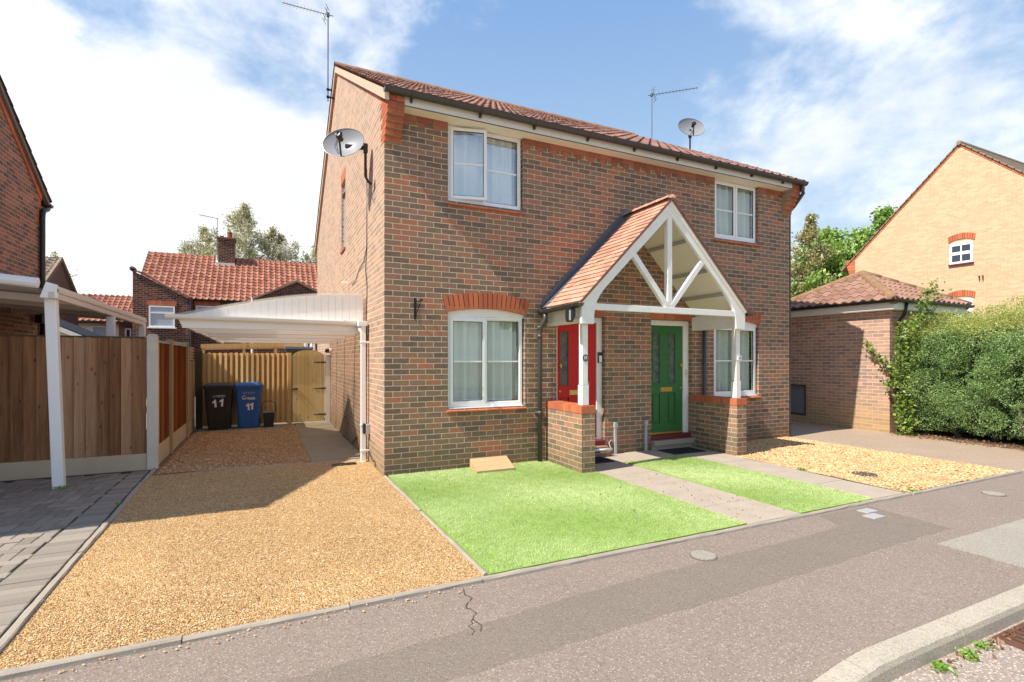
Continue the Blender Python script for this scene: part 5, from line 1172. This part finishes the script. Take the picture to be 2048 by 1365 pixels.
# =================================================================== BACKGROUND COTTAGES
CT = thing('brick_cottage', 'old dark brick cottage with an orange pantile roof and one tall chimney', 'house', (-2, 20, 0))
b = B(); YE = 19.0
b.poly([(-4.3, YE, -.02), (6, YE, -.02), (6, YE, 4.22), (-4.3, YE, 4.22)])
b.poly([(-6.2, 18, -.02), (-4.28, 18, -.02), (-4.28, 18, 4.03), (-6.05, 18, 4.98), (-6.2, 18, 5.08)]); b.poly([(-4.28, 18, -.02), (-4.28, 19, -.02), (-4.28, 19, 4.2), (-4.28, 18, 4.03)]); b.poly([(-6.2, 26, -.02), (-6.2, 18, -.02), (-6.2, 18, 5.08), (-6.2, 26, 5.08)])
b.poly([(-1.93, 18, -.02), (1.57, 18, -.02), (1.57, 18, 4.12), (-.18, 18, 4.99), (-1.93, 18, 4.12)]); b.poly([(-1.93, 19, -.02), (-1.93, 18, -.02), (-1.93, 18, 4.12), (-1.93, 19, 4.12)])
b.poly([(-6.2, 25, 0), (-6.2, YE, 0), (-6.2, YE, 4.22), (-6.2, 21.8, 6.4), (-6.2, 25, 4.2)][::-1]); b.poly([(6, 25, 0), (-6.2, 25, 0), (-6.2, 25, 4.2), (6, 25, 4.2)]); b.poly([(6, YE, 0), (6, 25, 0), (6, 25, 4.2), (6, 21.8, 6.4), (6, YE, 4.2)])
b.build('wall', brick_old, CT)
c = B(); n = 10
for k in range(n):
    f0, f1 = k/n, (k+1)/n-.03; zf = lambda f: 5.08+(4.03-5.08)*f+.06*math.sin(min(1, f*2.2)*math.pi)*(f < .5)
    c.prism([(-6.24+2.0*f0, 17.94, zf(f0)), (-6.24+2.0*f1, 17.94, zf(f1)), (-6.24+2.0*f1, 17.94, zf(f1)+.07), (-6.24+2.0*f0, 17.94, zf(f0)+.07)], (0, .3, 0))
c.tube([(-6.2, 17.94, 5.13), (-6.2, 18.24, 5.13)], .10, 10); c.build('parapet_coping', plain('old_coping', (.20, .14, .10), .9, .3), CT)
sc_ = Vector((0, 2.85, 2.27)).normalized(); Lc = math.hypot(2.95, 2.27)+.1
rf = pantile((-6.35, YE-.12, 4.12), (1, 0, 0), sc_, 12.5, Lc, .24, .27, .038, .035, True); CR = rf.build('roof', tile_cot, CT)
b = B(); b.poly([(-6.2, YE, 4.1), (6, YE, 4.1), (6, 21.85, 6.33), (-6.2, 21.85, 6.33)]); b.poly([(-6.2, 25, 4.1), (6, 25, 4.1), (6, 21.85, 6.33), (-6.2, 21.85, 6.33)]); b.build('roof_underlay', slate_m, CR)
b = B(); 
for k in range(28): x0 = -6.35+.445*k; b.tube([(x0, 21.9, 6.44), (x0+.43, 21.9, 6.44)], .11, 8)
b.build('ridge_tiles', plain('ridge_orange', (.42, .16, .09), .85, .2), CR)
g2 = halfpipe((-4.25, YE-.18, 4.12), (-1.95, YE-.18, 4.12), .07); g2.build('gutter', black_pl, CT)
b = B()
for sg in (-1, 1): b.prism([(-.18, 17.9, 5.08), (-.18+sg*1.86, 17.9, 4.14), (-.18+sg*1.86, 17.9, 4.06), (-.18, 17.9, 4.98)], (0, .12, 0))
b.build('verge', plain('old_verge', (.26, .19, .13), .9, .3), CT)
rfg = B()
for sg in (-1, 1): rfg.poly([(-.18, 17.98, 5.06), (-.18+sg*1.8, 17.98, 4.15), (-.18+sg*1.8, 20, 4.15), (-.18, 20.2, 5.06)])
rfg.build('rear_roof', tile_cot, CT)
ch = B(); ch.box(-3.50, 21.3, 5.6, -2.80, 21.95, 7.25); ch.box(-3.53, 21.27, 7.25, -2.77, 21.98, 7.33); CH = ch.build('chimney', brick_old, CR)
ch = B(); ch.box(-3.55, 21.25, 7.33, -2.75, 22.0, 7.40); ch.build('chimney_cap', MATS['old_coping'], CH); ch = B(); ch.tube([(-3.02, 21.6, 7.40), (-3.02, 21.6, 7.62), (-3.02, 21.6, 7.70)], [.125, .105, .125], 12); ch.build('chimney_pot', plain('clay_pot', (.30, .07, .04), .8, .2), CH); ch = B(); ch.tube([(-3.35, 21.6, 7.40), (-3.35, 21.6, 7.5)], .09, 10); ch.build('chimney_pot', plain('dark_pot', (.08, .05, .04), .8, .2), CH)
ch = B(); ch.box(-3.60, 21.24, 5.98, -2.78, 21.32, 6.16); ch.prism([(-3.62, 21.2, 5.9), (-3.51, 21.2, 5.9), (-3.51, 21.95, 6.5), (-3.62, 21.95, 6.5)], (0, .02, .12)); ch.build('chimney_flashing', plain('pale_flashing', (.62, .60, .56), .7, .1), CH)
def small_window(par, x0, x1, z0, z1, y, mids, label=None, rails=(), arch_h=.2, pn=None, wcol=None):
    b = B(); w_ = .055; wc = wcol or white_upvc; b.box(x0, y-.05, z0, x0+w_, y+.02, z1); b.box(x1-w_, y-.05, z0, x1, y+.02, z1); b.box(x0+w_, y-.05, z0, x1-w_, y+.02, z0+w_); b.box(x0+w_, y-.05, z1-w_, x1-w_, y+.02, z1)
    for m_ in mids: b.box(m_-.02, y-.045, z0+w_, m_+.02, y+.02, z1-w_)
    for m_ in rails: b.box(x0+w_, y-.047, m_-.03, x1-w_, y+.02, m_+.03)
    b.box(x0-.06, y-.09, z0-.05, x1+.06, y, z0-.002)
    f = b.build('window', wc, par)
    if label: f['label'] = label
    b = B(); b.box(x0+w_, y-.02, z0+w_, x1-w_, y-.01, z1-w_); b.build('pane', pn or dark_glass, f)
    if arch_h: b = B(); row_soldiers(b, x0-.06, x1+.06, z1+.02, z1+.02+arch_h, y-.02, y+.02); b.build('brick_arch', [red_brick if par.name != 'x' else red_brick, mortar_m], f)
    return f
net_pane = plain('net_pane', (.42, .46, .52), .3, .2, 30, 0, spec=.6)
small_window(CT, -5.66, -4.78, 2.84, 3.70, 18, [], 'cottage window with a net curtain', rails=(3.42,), pn=net_pane)
small_window(CT, -4.16, -3.30, 2.9, 3.86, 19, [], rails=(3.5,), pn=net_pane)
b = B(); b.tube([(-1.97, 17.93, 4.2), (-1.97, 17.93, 0)], .045, 8); b.build('downpipe', white_upvc, CT)
b = B(); b.tube([(-4.22, 17.98, 4.1), (-4.2, 17.95, 0)], .05, 8); b.build('downpipe', black_pl, CT)
ae = B(); ae.tube([(-3.55, 21.6, 5.9), (-3.55, 21.6, 8.35)], .018, 5); ae.tube([(-3.5, 21.6, 8.32), (-4.3, 21.5, 8.40)], .016, 5)
for k in range(6): x = -3.75-.09*k; ae.tube([(x, 21.55, 8.27), (x, 21.55, 8.43)], .008, 4)
o = ae.build('tv_aerial', alu_m, None); o['label'] = 'thin television aerial beside the old cottage chimney'; o['category'] = 'aerial'
# far terrace, white rendered
FT = thing('white_cottage', 'white rendered cottage with a weathered pantile roof beyond the left fence', 'house', (-9, 27, 0))
b = B(); b.poly([(-12, 25, -.02), (-8.12, 25, -.02), (-8.12, 25, 3.5), (-12, 25, 3.5)]); b.build('wall', white_paint, FT)
b = B(); b.poly([(-8.12, 25, -.02), (-5, 25, -.02), (-5, 25, 3.5), (-8.12, 25, 3.5)]); b.build('brick_wall', brick('brick_orange', [(0, (.16, .05, .03)), (.5, (.30, .09, .05)), (1, (.42, .15, .08))], (.40, .30, .24), ms=.007), FT)
rf = pantile((-12.2, 24.75, 3.42), (1, 0, 0), (0, 1, .72), 8, 2.6, .24, .27, .038, .035, True); rf.build('roof', tile_cot, FT)
b = B(); b.box(-12, 24.7, 3.30, -5, 24.8, 3.40); b.build('gutter', black_pl, FT)
small_window(FT, -9.2, -8.35, 2.25, 3.18, 25, [], arch_h=0, pn=net_pane); small_window(FT, -7.85, -7.6, 2.25, 3.1, 25, [], arch_h=0)
# brown gable house
BG = thing('brown_house', 'plain brown gable house with grey pantiles beyond the left carport', 'house', (-12, 18, 0))
BX, by0, by1, bz0, bz1 = -8.9, 17.35, 21.85, 4.0, 5.52
byr = (by0+by1)/2
b = B(); b.poly([(BX, by0, -.02), (BX, by1, -.02), (BX, by1, bz0), (BX, byr, bz1), (BX, by0, bz0)]); b.poly([(BX-8, by0, -.02), (BX, by0, -.02), (BX, by0, bz0), (BX-8, by0, bz0)]); b.poly([(BX, by1, -.02), (BX-8, by1, -.02), (BX-8, by1, bz0), (BX, by1, bz0)]); b.build('wall', brick_brown, BG)
vv = Vector((0, byr-by0, bz1-bz0)); LL = vv.length+.25
rf = pantile((BX-8, by0-.2*(byr-by0)/vv.length, bz0+.08-.2*(bz1-bz0)/vv.length), (1, 0, 0), vv, 8.1, LL, .24, .27, .034, .03, True); rfb = rf.build('roof', tile_brown, BG)
b = B(); b.poly([(BX+.08, by1+.15, bz0-.05), (BX-8, by1+.15, bz0-.05), (BX-8, byr, bz1+.1), (BX+.08, byr, bz1+.1)]); b.build('rear_slope', tile_brown, BG)
b = B()
for ya_, yb_ in ((by0-.15, byr), (by1+.15, byr)):
    za_ = bz0-.1; b.prism([(BX, ya_, za_+.12), (BX, yb_, bz1+.14), (BX, yb_, bz1-.02), (BX, ya_, za_-.05)], (.09, 0, 0))
b.build('verge', MATS['old_verge'], BG)
CS = thing('conservatory', 'low lean-to with a dark slate roof and white bargeboard beyond the fence', 'outbuilding', (-6.5, 11.5, 0))
b = B(); b.prism([(-7.3, 11, 2.86), (-5.75, 11, 2.13), (-5.75, 11, 2.07), (-7.3, 11, 2.80)], (0, 2.5, 0)); b.build('roof', slate_m, CS)
b = B(); b.prism([(-7.3, 10.95, 2.84), (-5.9, 10.95, 2.16), (-5.9, 10.95, 2.05), (-7.3, 10.95, 2.68)], (0, .04, 0)); b.build('bargeboard', white_upvc, CS)
b = B(); b.poly([(-7.3, 11, 0), (-5.95, 11, 0), (-5.95, 11, 2.1), (-7.3, 11, 2.76)]); b.build('wall', plain('cream_render', (.66, .64, .40), .8, .05), CS)

# =================================================================== GARAGE
GA = thing('brick_garage', 'low brick garage with a hipped brown tile roof right of the house', 'garage', (11.8, .9, 0))
gx0, gx1, gy0, gy1 = 10.4, 13.0, -.56, 4.6
b = B(); sheet_with_holes(b, gy0, gy1, -.02, 2.60, [(1.32, 1.80, .22, .90)], lambda s_, d, z: (gx0+d, s_, z), .06)
b.v = b.v; b.poly([(gx0, gy0, -.02), (gx1, gy0, -.02), (gx1, gy0, 2.6), (gx0, gy0, 2.6)]); b.poly([(gx1, gy0, 0), (gx1, gy1, 0), (gx1, gy1, 2.6), (gx1, gy0, 2.6)]); b.poly([(gx1, gy1, 0), (gx0, gy1, 0), (gx0, gy1, 2.6), (gx1, gy1, 2.6)])
b.build('wall', brick_gar, GA)
b = B()
for k in range(16): b.box(gx0+.035, 1.32, .225+.042*k, gx0+.05, 1.80, .225+.042*k+.036)
b.build('louvre_door', plain('louvre_grey', (.20, .22, .26), .5, .1), GA); b = B(); b.box(gx0-.012, 1.29, .19, gx0+.03, 1.32, .93); b.box(gx0-.012, 1.80, .19, gx0+.03, 1.83, .93); b.box(gx0-.012, 1.32, .90, gx0+.03, 1.80, .93); b.box(gx0-.012, 1.32, .19, gx0+.03, 1.80, .22); b.build('louvre_frame', plain('brown_frame', (.10, .05, .035), .6, .1), GA)
ov = .20; ex0, ex1, ey0, ey1, ez = gx0-ov, gx1+ov, gy0-ov, gy1+ov, 2.80
b = B(); b.box(ex0+.04, ey0+.04, 2.60, ex0+.06, ey1, 2.79); b.box(ex0+.06, ey0+.04, 2.60, ex1-.04, ey0+.06, 2.79); b.build('fascia', fascia_m, GA); b = B(); b.box(ex0+.05, ey0+.05, 2.585, ex1-.05, ey1-.05, 2.60); b.build('soffit', fascia_m, GA)
cxg = (ex0+ex1)/2; hw = cxg-ex0; az = ez+.84; rise = .84; y1r = ey0+hw
sn = Vector((rise, 0, -hw)).normalized()
lf = pantile((ex0-.03, ey0, ez), (0, 1, 0), (hw, 0, rise), ey1-ey0, math.hypot(hw, rise), .20, .25, .024, .020)
# left slope clipped at the front hip and at the rear hip
d1 = Vector((hw, hw, 0)); n1_ = Vector((1, -1, 0)).normalized()
n2_ = Vector((1, 1, 0)).normalized(); yb2 = ey0+2*hw
RFg = lf.build('roof', tile_gar, GA, clip=[((ex0, ey0, 0), n1_), ((ex0, yb2, 0), n2_)])
lf = pantile((ex0, ey0-.03, ez), (1, 0, 0), (0, hw, rise), 2*hw, math.hypot(hw, rise), .20, .25, .024, .020)
lf.build('roof', tile_gar, GA, clip=[((ex0, ey0, 0), -n1_), ((ex1, ey0, 0), Vector((1, 1, 0)).normalized())])
b = B(); b.poly([(ex1, ey0, ez), (ex1, yb2, ez), (cxg, ey0+hw, az)]); b.poly([(ex0, yb2, ez), (ex1, yb2, ez), (cxg, ey0+hw, az)]); b.build('roof_underlay', tile_gar, RFg)
def hip(a, c, n):
    b = B(); a = Vector(a); c = Vector(c)
    for k in range(n):
        p = a+(c-a)*(k/n); q = a+(c-a)*((k+1)/n+.012); b.tube([p, p+(q-p)*.98, q], [.105, .10, .095], 12)
    return b
for a in ((ex0+.02, ey0+.02, ez-.02), (ex1-.02, ey0+.02, ez-.02), (ex0+.02, yb2, ez-.02)):
    hip(a, (cxg, ey0+hw, az-.02), 6).build('hip_tiles', plain('hip_clay', (.25, .15, .085), .9, .35, 6), RFg, smooth=True)
g2 = halfpipe((ex0-.03, ey1, ez-.02), (ex0-.03, ey0-.03, ez-.02), .055); g2.build('gutter', black_pl, GA); g2 = halfpipe((ex0-.05, ey0-.03, ez-.02), (ex1, ey0-.03, ez-.02), .055); g2.build('gutter', black_pl, GA)
b = B(); b.tube([(gx0+.25, ey0, ez-.05), (gx0+.25, ey0+.05, 2.5), (gx0+.25, gy0-.05, 2.35), (gx0+.25, gy0-.05, 0)], .035, 8); b.build('downpipe', black_pl, GA, smooth=True)

# =================================================================== YELLOW HOUSE
YX = 21.4
YH = thing('yellow_brick_house', 'large yellow brick gable house with a red-arched window behind the hedge', 'house', (27, 3, 0))
ya, yc, yb = 2.97, 6.72, -.78; za = 9.4
b = B(); sp = 5.35+(.0)
b.poly([(YX, yb, -.02), (YX, yc, -.02), (YX, yc, 5.85), (YX, ya, za), (YX, yb, 5.85)][::-1]); b.poly([(YX, yc, 0), (YX+10, yc, 0), (YX+10, yc, 5.6), (YX, yc, 5.6)]); b.poly([(YX, yb, 0), (YX+10, yb, 0), (YX+10, yb, 5.6), (YX, yb, 5.6)]); b.poly([(YX+10, yb, 0), (YX+10, yc, 0), (YX+10, yc, 5.85), (YX+10, ya, za), (YX+10, yb, 5.85)])
b.build('wall', brick_yel, YH)
sl_ = (za-5.85)/(yc-ya)
b = B()
for sg in (1, -1):
    q = lambda t_, d: (YX, ya+sg*t_, za-t_*sl_-d)
    for k in range(36): t0 = 3.75*k/36; t1 = 3.75*(k+1)/36-.01; b.prism([q(t0, 0), q(t1, 0), q(t1, .085), q(t0, .085)], (-.02, 0, 0))
b.build('verge_bricks', red_brick, YH)
b = B()
for i in range(9):
    z = 4.78+.118*i; b.box(YX-.025, yc-.05, z, YX+.2, yc+.06+.035*i, z+.11)
b.build('corbel', red_brick, YH)
rfm = plain('brown_slate', (.25, .20, .14), .85, .3, 4)
b = B()
for sg in (1, -1):
    n = 22; T = 4.25
    for k in range(n):
        t0 = T*(1-k/n); t1 = T*(1-(k+1)/n)-.03; q = lambda t_, d: (YX-.06, ya+sg*t_, za+.04-t_*sl_+d)
        b.prism([q(t0, .035), q(t1, .01), q(t1, -.03), q(t0, -.03)], (10.2, 0, 0))
b.build('roof', rfm, YH); b = B()
for k in range(20): b.tube([(YX-.09+.5*k, ya, za+.03), (YX+.39+.5*k, ya, za+.03)], .08, 8)
b.build('ridge_tiles', rfm, YH)
def ywin(z0, z1, label):
    yA, yB = 2.58, 3.27; b = B(); x = YX; w_ = .07
    b.box(x-.03, yA, z0, x+.03, yA+w_, z1); b.box(x-.03, yB-w_, z0, x+.03, yB, z1); b.box(x-.03, yA+w_, z0, x+.03, yB-w_, z0+w_); b.box(x-.03, yA+w_, z1-w_-.02, x+.03, yB-w_, z1+.04)
    zm = (z0+z1)/2; ym_ = (yA+yB)/2; b.box(x-.028, yA+w_, zm-.055, x+.03, yB-w_, zm+.055); b.box(x-.026, ym_-.02, z0+w_, x+.03, ym_+.02, zm-.055); b.box(x-.026, ym_-.02, zm+.055, x+.03, ym_+.02, z1-w_-.02)
    f = b.build('window', white_upvc, YH, label=label)
    b = B(); b.box(x-.012, yA+w_, z0+w_, x-.004, yB-w_, z1-w_-.02); b.build('pane', dark_glass, f)
    b = B(); n = 11; c_ = (yB-yA)/2+.05
    for k in range(n):
        u0 = -1+2*k/n; u1 = -1+2*(k+1)/n-.03; h = lambda u: z1+.05+.10*(1-u*u)
        b.prism([(x-.03, ym_+c_*u0, h(u0)), (x-.03, ym_+c_*u1, h(u1)), (x-.03, ym_+c_*u1*1.06, h(u1)+.21), (x-.03, ym_+c_*u0*1.06, h(u0)+.21)], (.06, 0, 0))
    b.build('brick_arch', red_brick, f); b = B(); b.box(x-.07, yA-.03, z0-.06, x+.02, yB+.03, z0-.01); b.build('sill', dark_red, f)
ywin(5.04, 5.78, 'small upper window with four dark panes'); ywin(2.95, 3.70, 'lower window half hidden by the hedge')
for y in (2.38, 2.28): b = B(); b.box(YX-.05, y, 4.34, YX, y+.025, 4.50); b.box(YX-.09, y, 4.48, YX, y+.03, 4.50); b.build('wall_bracket', rust_iron, YH)

# =================================================================== VEGETATION
def limb_path(a, d, L, n, bend, gz_=0.):
    p = Vector(a); d = Vector(d).normalized(); out = [p.copy()]
    for i in range(n):
        d = (d+Vector(rng.normal(size=3))*bend+Vector((0, 0, gz_))).normalized(); p = p+d*(L/n); out.append(p.copy())
    return out, d
def tree(name, label, base, height, crown_r, crown_z, leafmat, barkm, nleaf, lsize, kind='round', group=None, trunk_r=.16, lean=(0, 0), droop=.0, seed=1, clumps=26, sparse=.5, fill=.8):
    global rng; rng = np.random.default_rng(seed); T = thing(name, label, 'tree', base, group)
    b = B(); base = Vector(base); top = base+Vector((lean[0], lean[1], height*.94)); tips = []
    tp = [base+(top-base)*t_+Vector((math.sin(t_*5+seed)*.12, math.cos(t_*4+seed)*.12, 0))*t_ for t_ in np.linspace(0, 1, 9)]
    b.tube(tp, [trunk_r*(1-.88*t_) for t_ in np.linspace(0, 1, 9)], 8)
    centers = []
    nl = clumps
    for k in range(nl):
        f = crown_z+(1-crown_z)*((k+.5)/nl)*.97; s_ = base+(top-base)*f; az_ = k*2.4+rng.normal()*.3; rr = crown_r*math.sin(min(1, .18+(f-crown_z)/(1-crown_z)*.95)*math.pi)**.6 if kind == 'round' else crown_r*(1-.75*(f-crown_z)/(1-crown_z))
        rr *= (.65+.5*rng.random()); d = Vector((math.cos(az_), math.sin(az_), .55+.5*rng.random()))
        path, dd = limb_path(s_-Vector((0, 0, rr*.25)), d, rr, 6, .16, -.02-.05*droop); rad = max(.012, trunk_r*(1-f)*.55+.012)
        b.tube(path, [rad*(1-.8*i/6) for i in range(7)], 5); 
        for j in (2, 3, 4, 5, 6):
            for m_ in range(2):
                d2 = (dd+Vector(rng.normal(size=3))*.8).normalized(); p2, d3 = limb_path(path[j], d2, rr*.42*(.6+.6*rng.random()), 4, .25, -.10*droop-.02); b.tube(p2, [rad*.35, rad*.3, rad*.22, rad*.15, .004], 4, cap=False)
                centers += [(p2[2], .26), (p2[4], .32)]
                if droop > .5:
                    p3, _ = limb_path(p2[-1], Vector((rng.normal()*.2, rng.normal()*.2, -1)), rr*.5*(.4+.8*rng.random()), 5, .08, -.3); b.tube(p3, [.006]*6, 3, cap=False); centers += [(q, .12) for q in p3[1:]]
    b.build('trunk', barkm, T)
    C = np.array([tuple(c[0]) for c in centers]); Sg = np.array([c[1] for c in centers])*crown_r*.42
    keep = rng.random(len(C)) < fill; C, Sg = C[keep], Sg[keep]
    idx = rng.integers(0, len(C), nleaf); off = rng.normal(size=(nleaf, 3))*(Sg[idx][:, None])*np.array([[.55, .55, .5]])*sparse*2
    P = C[idx]+off
    fastmesh('crown', leaves(P, lsize, .6), 4, leafmat, T); rng = np.random.default_rng(99)
tree('birch_tree', 'tall drooping yellow-green birch left of the cottage chimney', (-5.0, 31, 0), 10.6, 2.3, .60, birch_l, birchbark, 11000, .12, droop=1, seed=3, group=None, clumps=22)
tree('birch_tree', 'tallest airy grey-green birch rising behind the cottage chimney', (-2.7, 31.5, 0), 12.7, 2.6, .55, birch_l, birchbark, 16000, .115, droop=1, seed=5, clumps=30, sparse=.45)
tree('birch_tree', 'drooping birch to the right of the tallest birch', (-1.0, 32, 0), 11.3, 2.5, .58, leafm('birch_leaf_olive', [(.38, .37, .30), (.48, .44, .28), (.60, .50, .27)], .5, .5), birchbark, 14000, .115, droop=1, seed=8, clumps=26, sparse=.45)
tree('birch_tree', 'small yellowish birch half hidden behind the side wall of the house', (1.7, 31, 0), 10.0, 2.4, .55, birch_l, birchbark, 13000, .115, droop=1, seed=11, clumps=22)
tree('bare_tree', 'thin nearly bare tree behind the brown gable house', (-11.2, 27, 0), 7.6, 1.7, .3, bronze_l, bark, 1300, .10, seed=14, clumps=18, trunk_r=.1, fill=.5)
tree('bronze_tree', 'sparse bronze-leaved tree at the right corner of the house', (32.2, 16, 0), 12.4, 2.2, .12, bronze_l, bark, 12000, .16, seed=21, clumps=34, trunk_r=.14)
tree('maple_tree', 'bright green tree between the house and the yellow gable', (35.6, 17, 0), 11.6, 3.9, .1, maple_l, bark, 28000, .26, seed=24, clumps=40)
tree('maple_tree', 'green tree directly behind the yellow brick gable', (38.0, 14.5, 0), 13.0, 3.6, .2, maple_l, bark, 20000, .26, seed=27, clumps=34)
tree('street_tree', 'bare tree across the street seen in the upper window glass', (4.5, -19, 0), 11, 3.4, .3, bronze_l, bark, 4000, .12, seed=31, clumps=34)
# hedge: lumpy yew
HG = thing('hedge', 'dense clipped green hedge with yellow-green top to the right of the garage', 'hedge', (12.2, -2.5, 0))
rng = np.random.default_rng(50)
def lumps():
    L = []
    for y in np.arange(-7.2, -.5, .52):
        for z in np.arange(.42, 2.35, .50):
            r = .30+.20*rng.random(); L.append((10.66+.16*rng.normal()+(.16 if z > 2.0 else 0)+(.14 if z < .5 else 0)-.14*math.sin(y*2.1), y+.14*rng.normal(), z+.10*rng.normal(), r, r*.98, r*.86))
    for k in range(90):
        y = rng.uniform(-7, -.9); z = rng.uniform(.35, 2.3); r = .15+.12*rng.random(); L.append((10.36+.10*rng.normal()+.1*abs(z-1.3)-.14*math.sin(y*2.1), y, z, r, r, r*.9))
    for x in np.arange(10.8, 14.0, .42):
        for y in np.arange(-7.2, -.6, .42):
            L.append((x+.08*rng.normal(), y+.08*rng.normal(), 2.14+.08*rng.normal()+.05*math.sin(x*3+y*2)+(.10 if y < -2 else 0), .34+.1*rng.random(), .34+.1*rng.random(), .26+.10*rng.random()))
    for x in np.arange(10.7, 14.2, .40):
        for z in np.arange(.35, 2.2, .42): L.append((x, -.92+.08*rng.normal(), z, .32, .30+.05*rng.random(), .30))
    return np.array(L)
LU = lumps()
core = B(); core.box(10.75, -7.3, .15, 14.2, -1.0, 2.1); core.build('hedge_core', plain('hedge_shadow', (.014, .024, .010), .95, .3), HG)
st_ = B()
for k in range(12): y = -7.0+.55*k; st_.tube([(11.0, y, 0), (10.85+.1*rng.normal(), y+.1*rng.normal(), .3), (10.7, y+.1, .75)], [.05, .035, .02], 6)
st_.build('stems', bark, HG)
N = 460000; w8 = LU[:, 3]*LU[:, 4]; near = np.exp(-np.maximum(0, np.abs(LU[:, 1]+2)-1.6)*.35); w8 = w8*near; idx = rng.choice(len(LU), N, p=w8/w8.sum())
d = rng.normal(size=(N, 3)); d /= np.linalg.norm(d, axis=1, keepdims=True); q = LU[idx]; rad_ = (1.0-.22*rng.random((N, 1))**2+.06*rng.normal(size=(N, 1)))
P = q[:, :3]+d*q[:, 3:6]*rad_
P = P[(P[:, 0] < 11.2) | (P[:, 2] > 1.9) | (P[:, 1] > -1.25)]; P = P[P[:, 2] > .12]; n_ = len(P)
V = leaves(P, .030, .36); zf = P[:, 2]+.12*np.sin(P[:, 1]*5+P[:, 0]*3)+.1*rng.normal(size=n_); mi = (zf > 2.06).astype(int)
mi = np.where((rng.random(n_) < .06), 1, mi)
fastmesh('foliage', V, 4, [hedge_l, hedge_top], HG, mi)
# shoots on top
P = []
for k in range(150):
    x = rng.uniform(10.5, 12.6); y = rng.uniform(-4.5, -1.0); h = rng.uniform(.06, .2); z0 = 2.36
    for j in range(26): t_ = rng.random(); P.append((x+.03*rng.normal()*(1-t_*.6), y+.03*rng.normal()*(1-t_*.6), z0+h*t_))
fastmesh('shoots', leaves(np.array(P), .04, .3), 4, hedge_top, HG)
# climbing shrub on the garage corner
CLM = thing('climbing_shrub', 'sprawling yellow-green shrub climbing the garage corner beside the hedge', 'shrub', (10.3, -.75, 0))
b = B(); C = []
def shoot(a, pts, n, sg):
    p = [Vector(a)]+[Vector(q_) for q_ in pts]; b.tube(p, [.014]+[.009]*(len(p)-2)+[.003], 5)
    for i in range(len(p)-1):
        for k in range(n): t_ = rng.random(); c = p[i]*(1-t_)+p[i+1]*t_; C.append((*(c+Vector(rng.normal(size=3))*sg),))
base = (10.38, -.92, 0)
shoot(base, [(10.34, -.88, .6), (10.33, -.84, 1.2), (10.34, -.80, 1.75), (10.4, -.90, 2.3)], 190, .08)
shoot((10.35, -.85, .9), [(10.25, -.72, 1.25), (10.2, -.55, 1.5), (10.22, -.32, 1.72), (10.27, -.16, 1.92)], 60, .045)
shoot(base, [(10.4, -.95, .8), (10.4, -1.0, 1.5), (10.45, -1.05, 2.2), (10.5, -1.15, 2.7), (10.6, -1.3, 3.05)], 130, .075)
shoot(base, [(10.3, -.88, .3), (10.28, -.85, .55), (10.3, -.85, .9)], 170, .07)
shoot(base, [(10.5, -.95, 1.2), (10.6, -1.0, 2.0), (10.55, -1.0, 2.35), (10.75, -1.2, 2.6)], 90, .08)
shoot((10.34, -.82, 1.0), [(10.24, -.66, 1.06), (10.2, -.6, 1.05)], 50, .04)
b.build('stems', bark, CLM); fastmesh('foliage', leaves(np.array(C), .075, .55), 4, climb_l, CLM)
# litter at the hedge foot
P = np.column_stack([rng.uniform(9.95, 10.8, 900), rng.uniform(-4, -.6, 900), rng.uniform(.006, .03, 900)]); P = P[P[:, 0] > 10.05+.12*rng.random(len(P))]
fastmesh('leaf_litter', leaves(P, .045, .6), 4, dead_l, kind='stuff')
def weed(name, label, x, y, z, n, r, h, mt=weed_l, sz=.03):
    t_ = rng.normal(size=(n, 3))*np.array([[r*.5, r*.5, 0]]); P = np.column_stack([x+t_[:, 0], y+t_[:, 1], z+np.abs(rng.normal(size=n))*h*.5+.004])
    fastmesh(name, leaves(P, sz, .35), 4, mt, None, None, label=label, category='weed')
weed('weed', 'small weeds at the foot of the leaning white post', -3.62, 1.02, .01, 130, .09, .03)
weed('weed', 'bright weed in the gutter at the kerb, nearest the drain', 2.12, -5.37, -.10, 90, .045, .035, sz=.03)
weed('weed', 'low green weed along the kerb foot, left of the bright one', 1.86, -5.37, -.10, 80, .05, .02)
weed('weed', 'tiny weed by the kerb just before the gully', 2.32, -5.36, -.10, 50, .035, .03)
weed('weed', 'tuft of weeds where the right path meets the pale gravel', 5.33, -2.15, .01, 90, .07, .02)
weed('weed', 'weeds at the front corner of the pale gravel bed', 5.45, -3.44, .01, 60, .08, .02)
weed('weed', 'small green tuft at the edge of the block paving', -2.83, -.15, .02, 30, .02, .02)
P = np.column_stack([rng.uniform(1.9, 3.1, 110), -5.33-np.abs(rng.normal(size=110))*.04, np.full(110, -.095)]); fastmesh('gutter_litter', leaves(P, .028, .5), 4, dead_l, kind='stuff')
P = np.column_stack([rng.uniform(.2, 2.6, 60), rng.uniform(-3.3, -.1, 60), np.full(60, .036)]); fastmesh('lawn_litter', leaves(P, .022, .5), 4, dead_l, kind='stuff')
P = np.column_stack([rng.uniform(2.75, 3.4, 90), rng.uniform(-3.4, -1.3, 90), np.full(90, .0155)]); fastmesh('path_litter', leaves(P, .02, .5), 4, dead_l, kind='stuff')
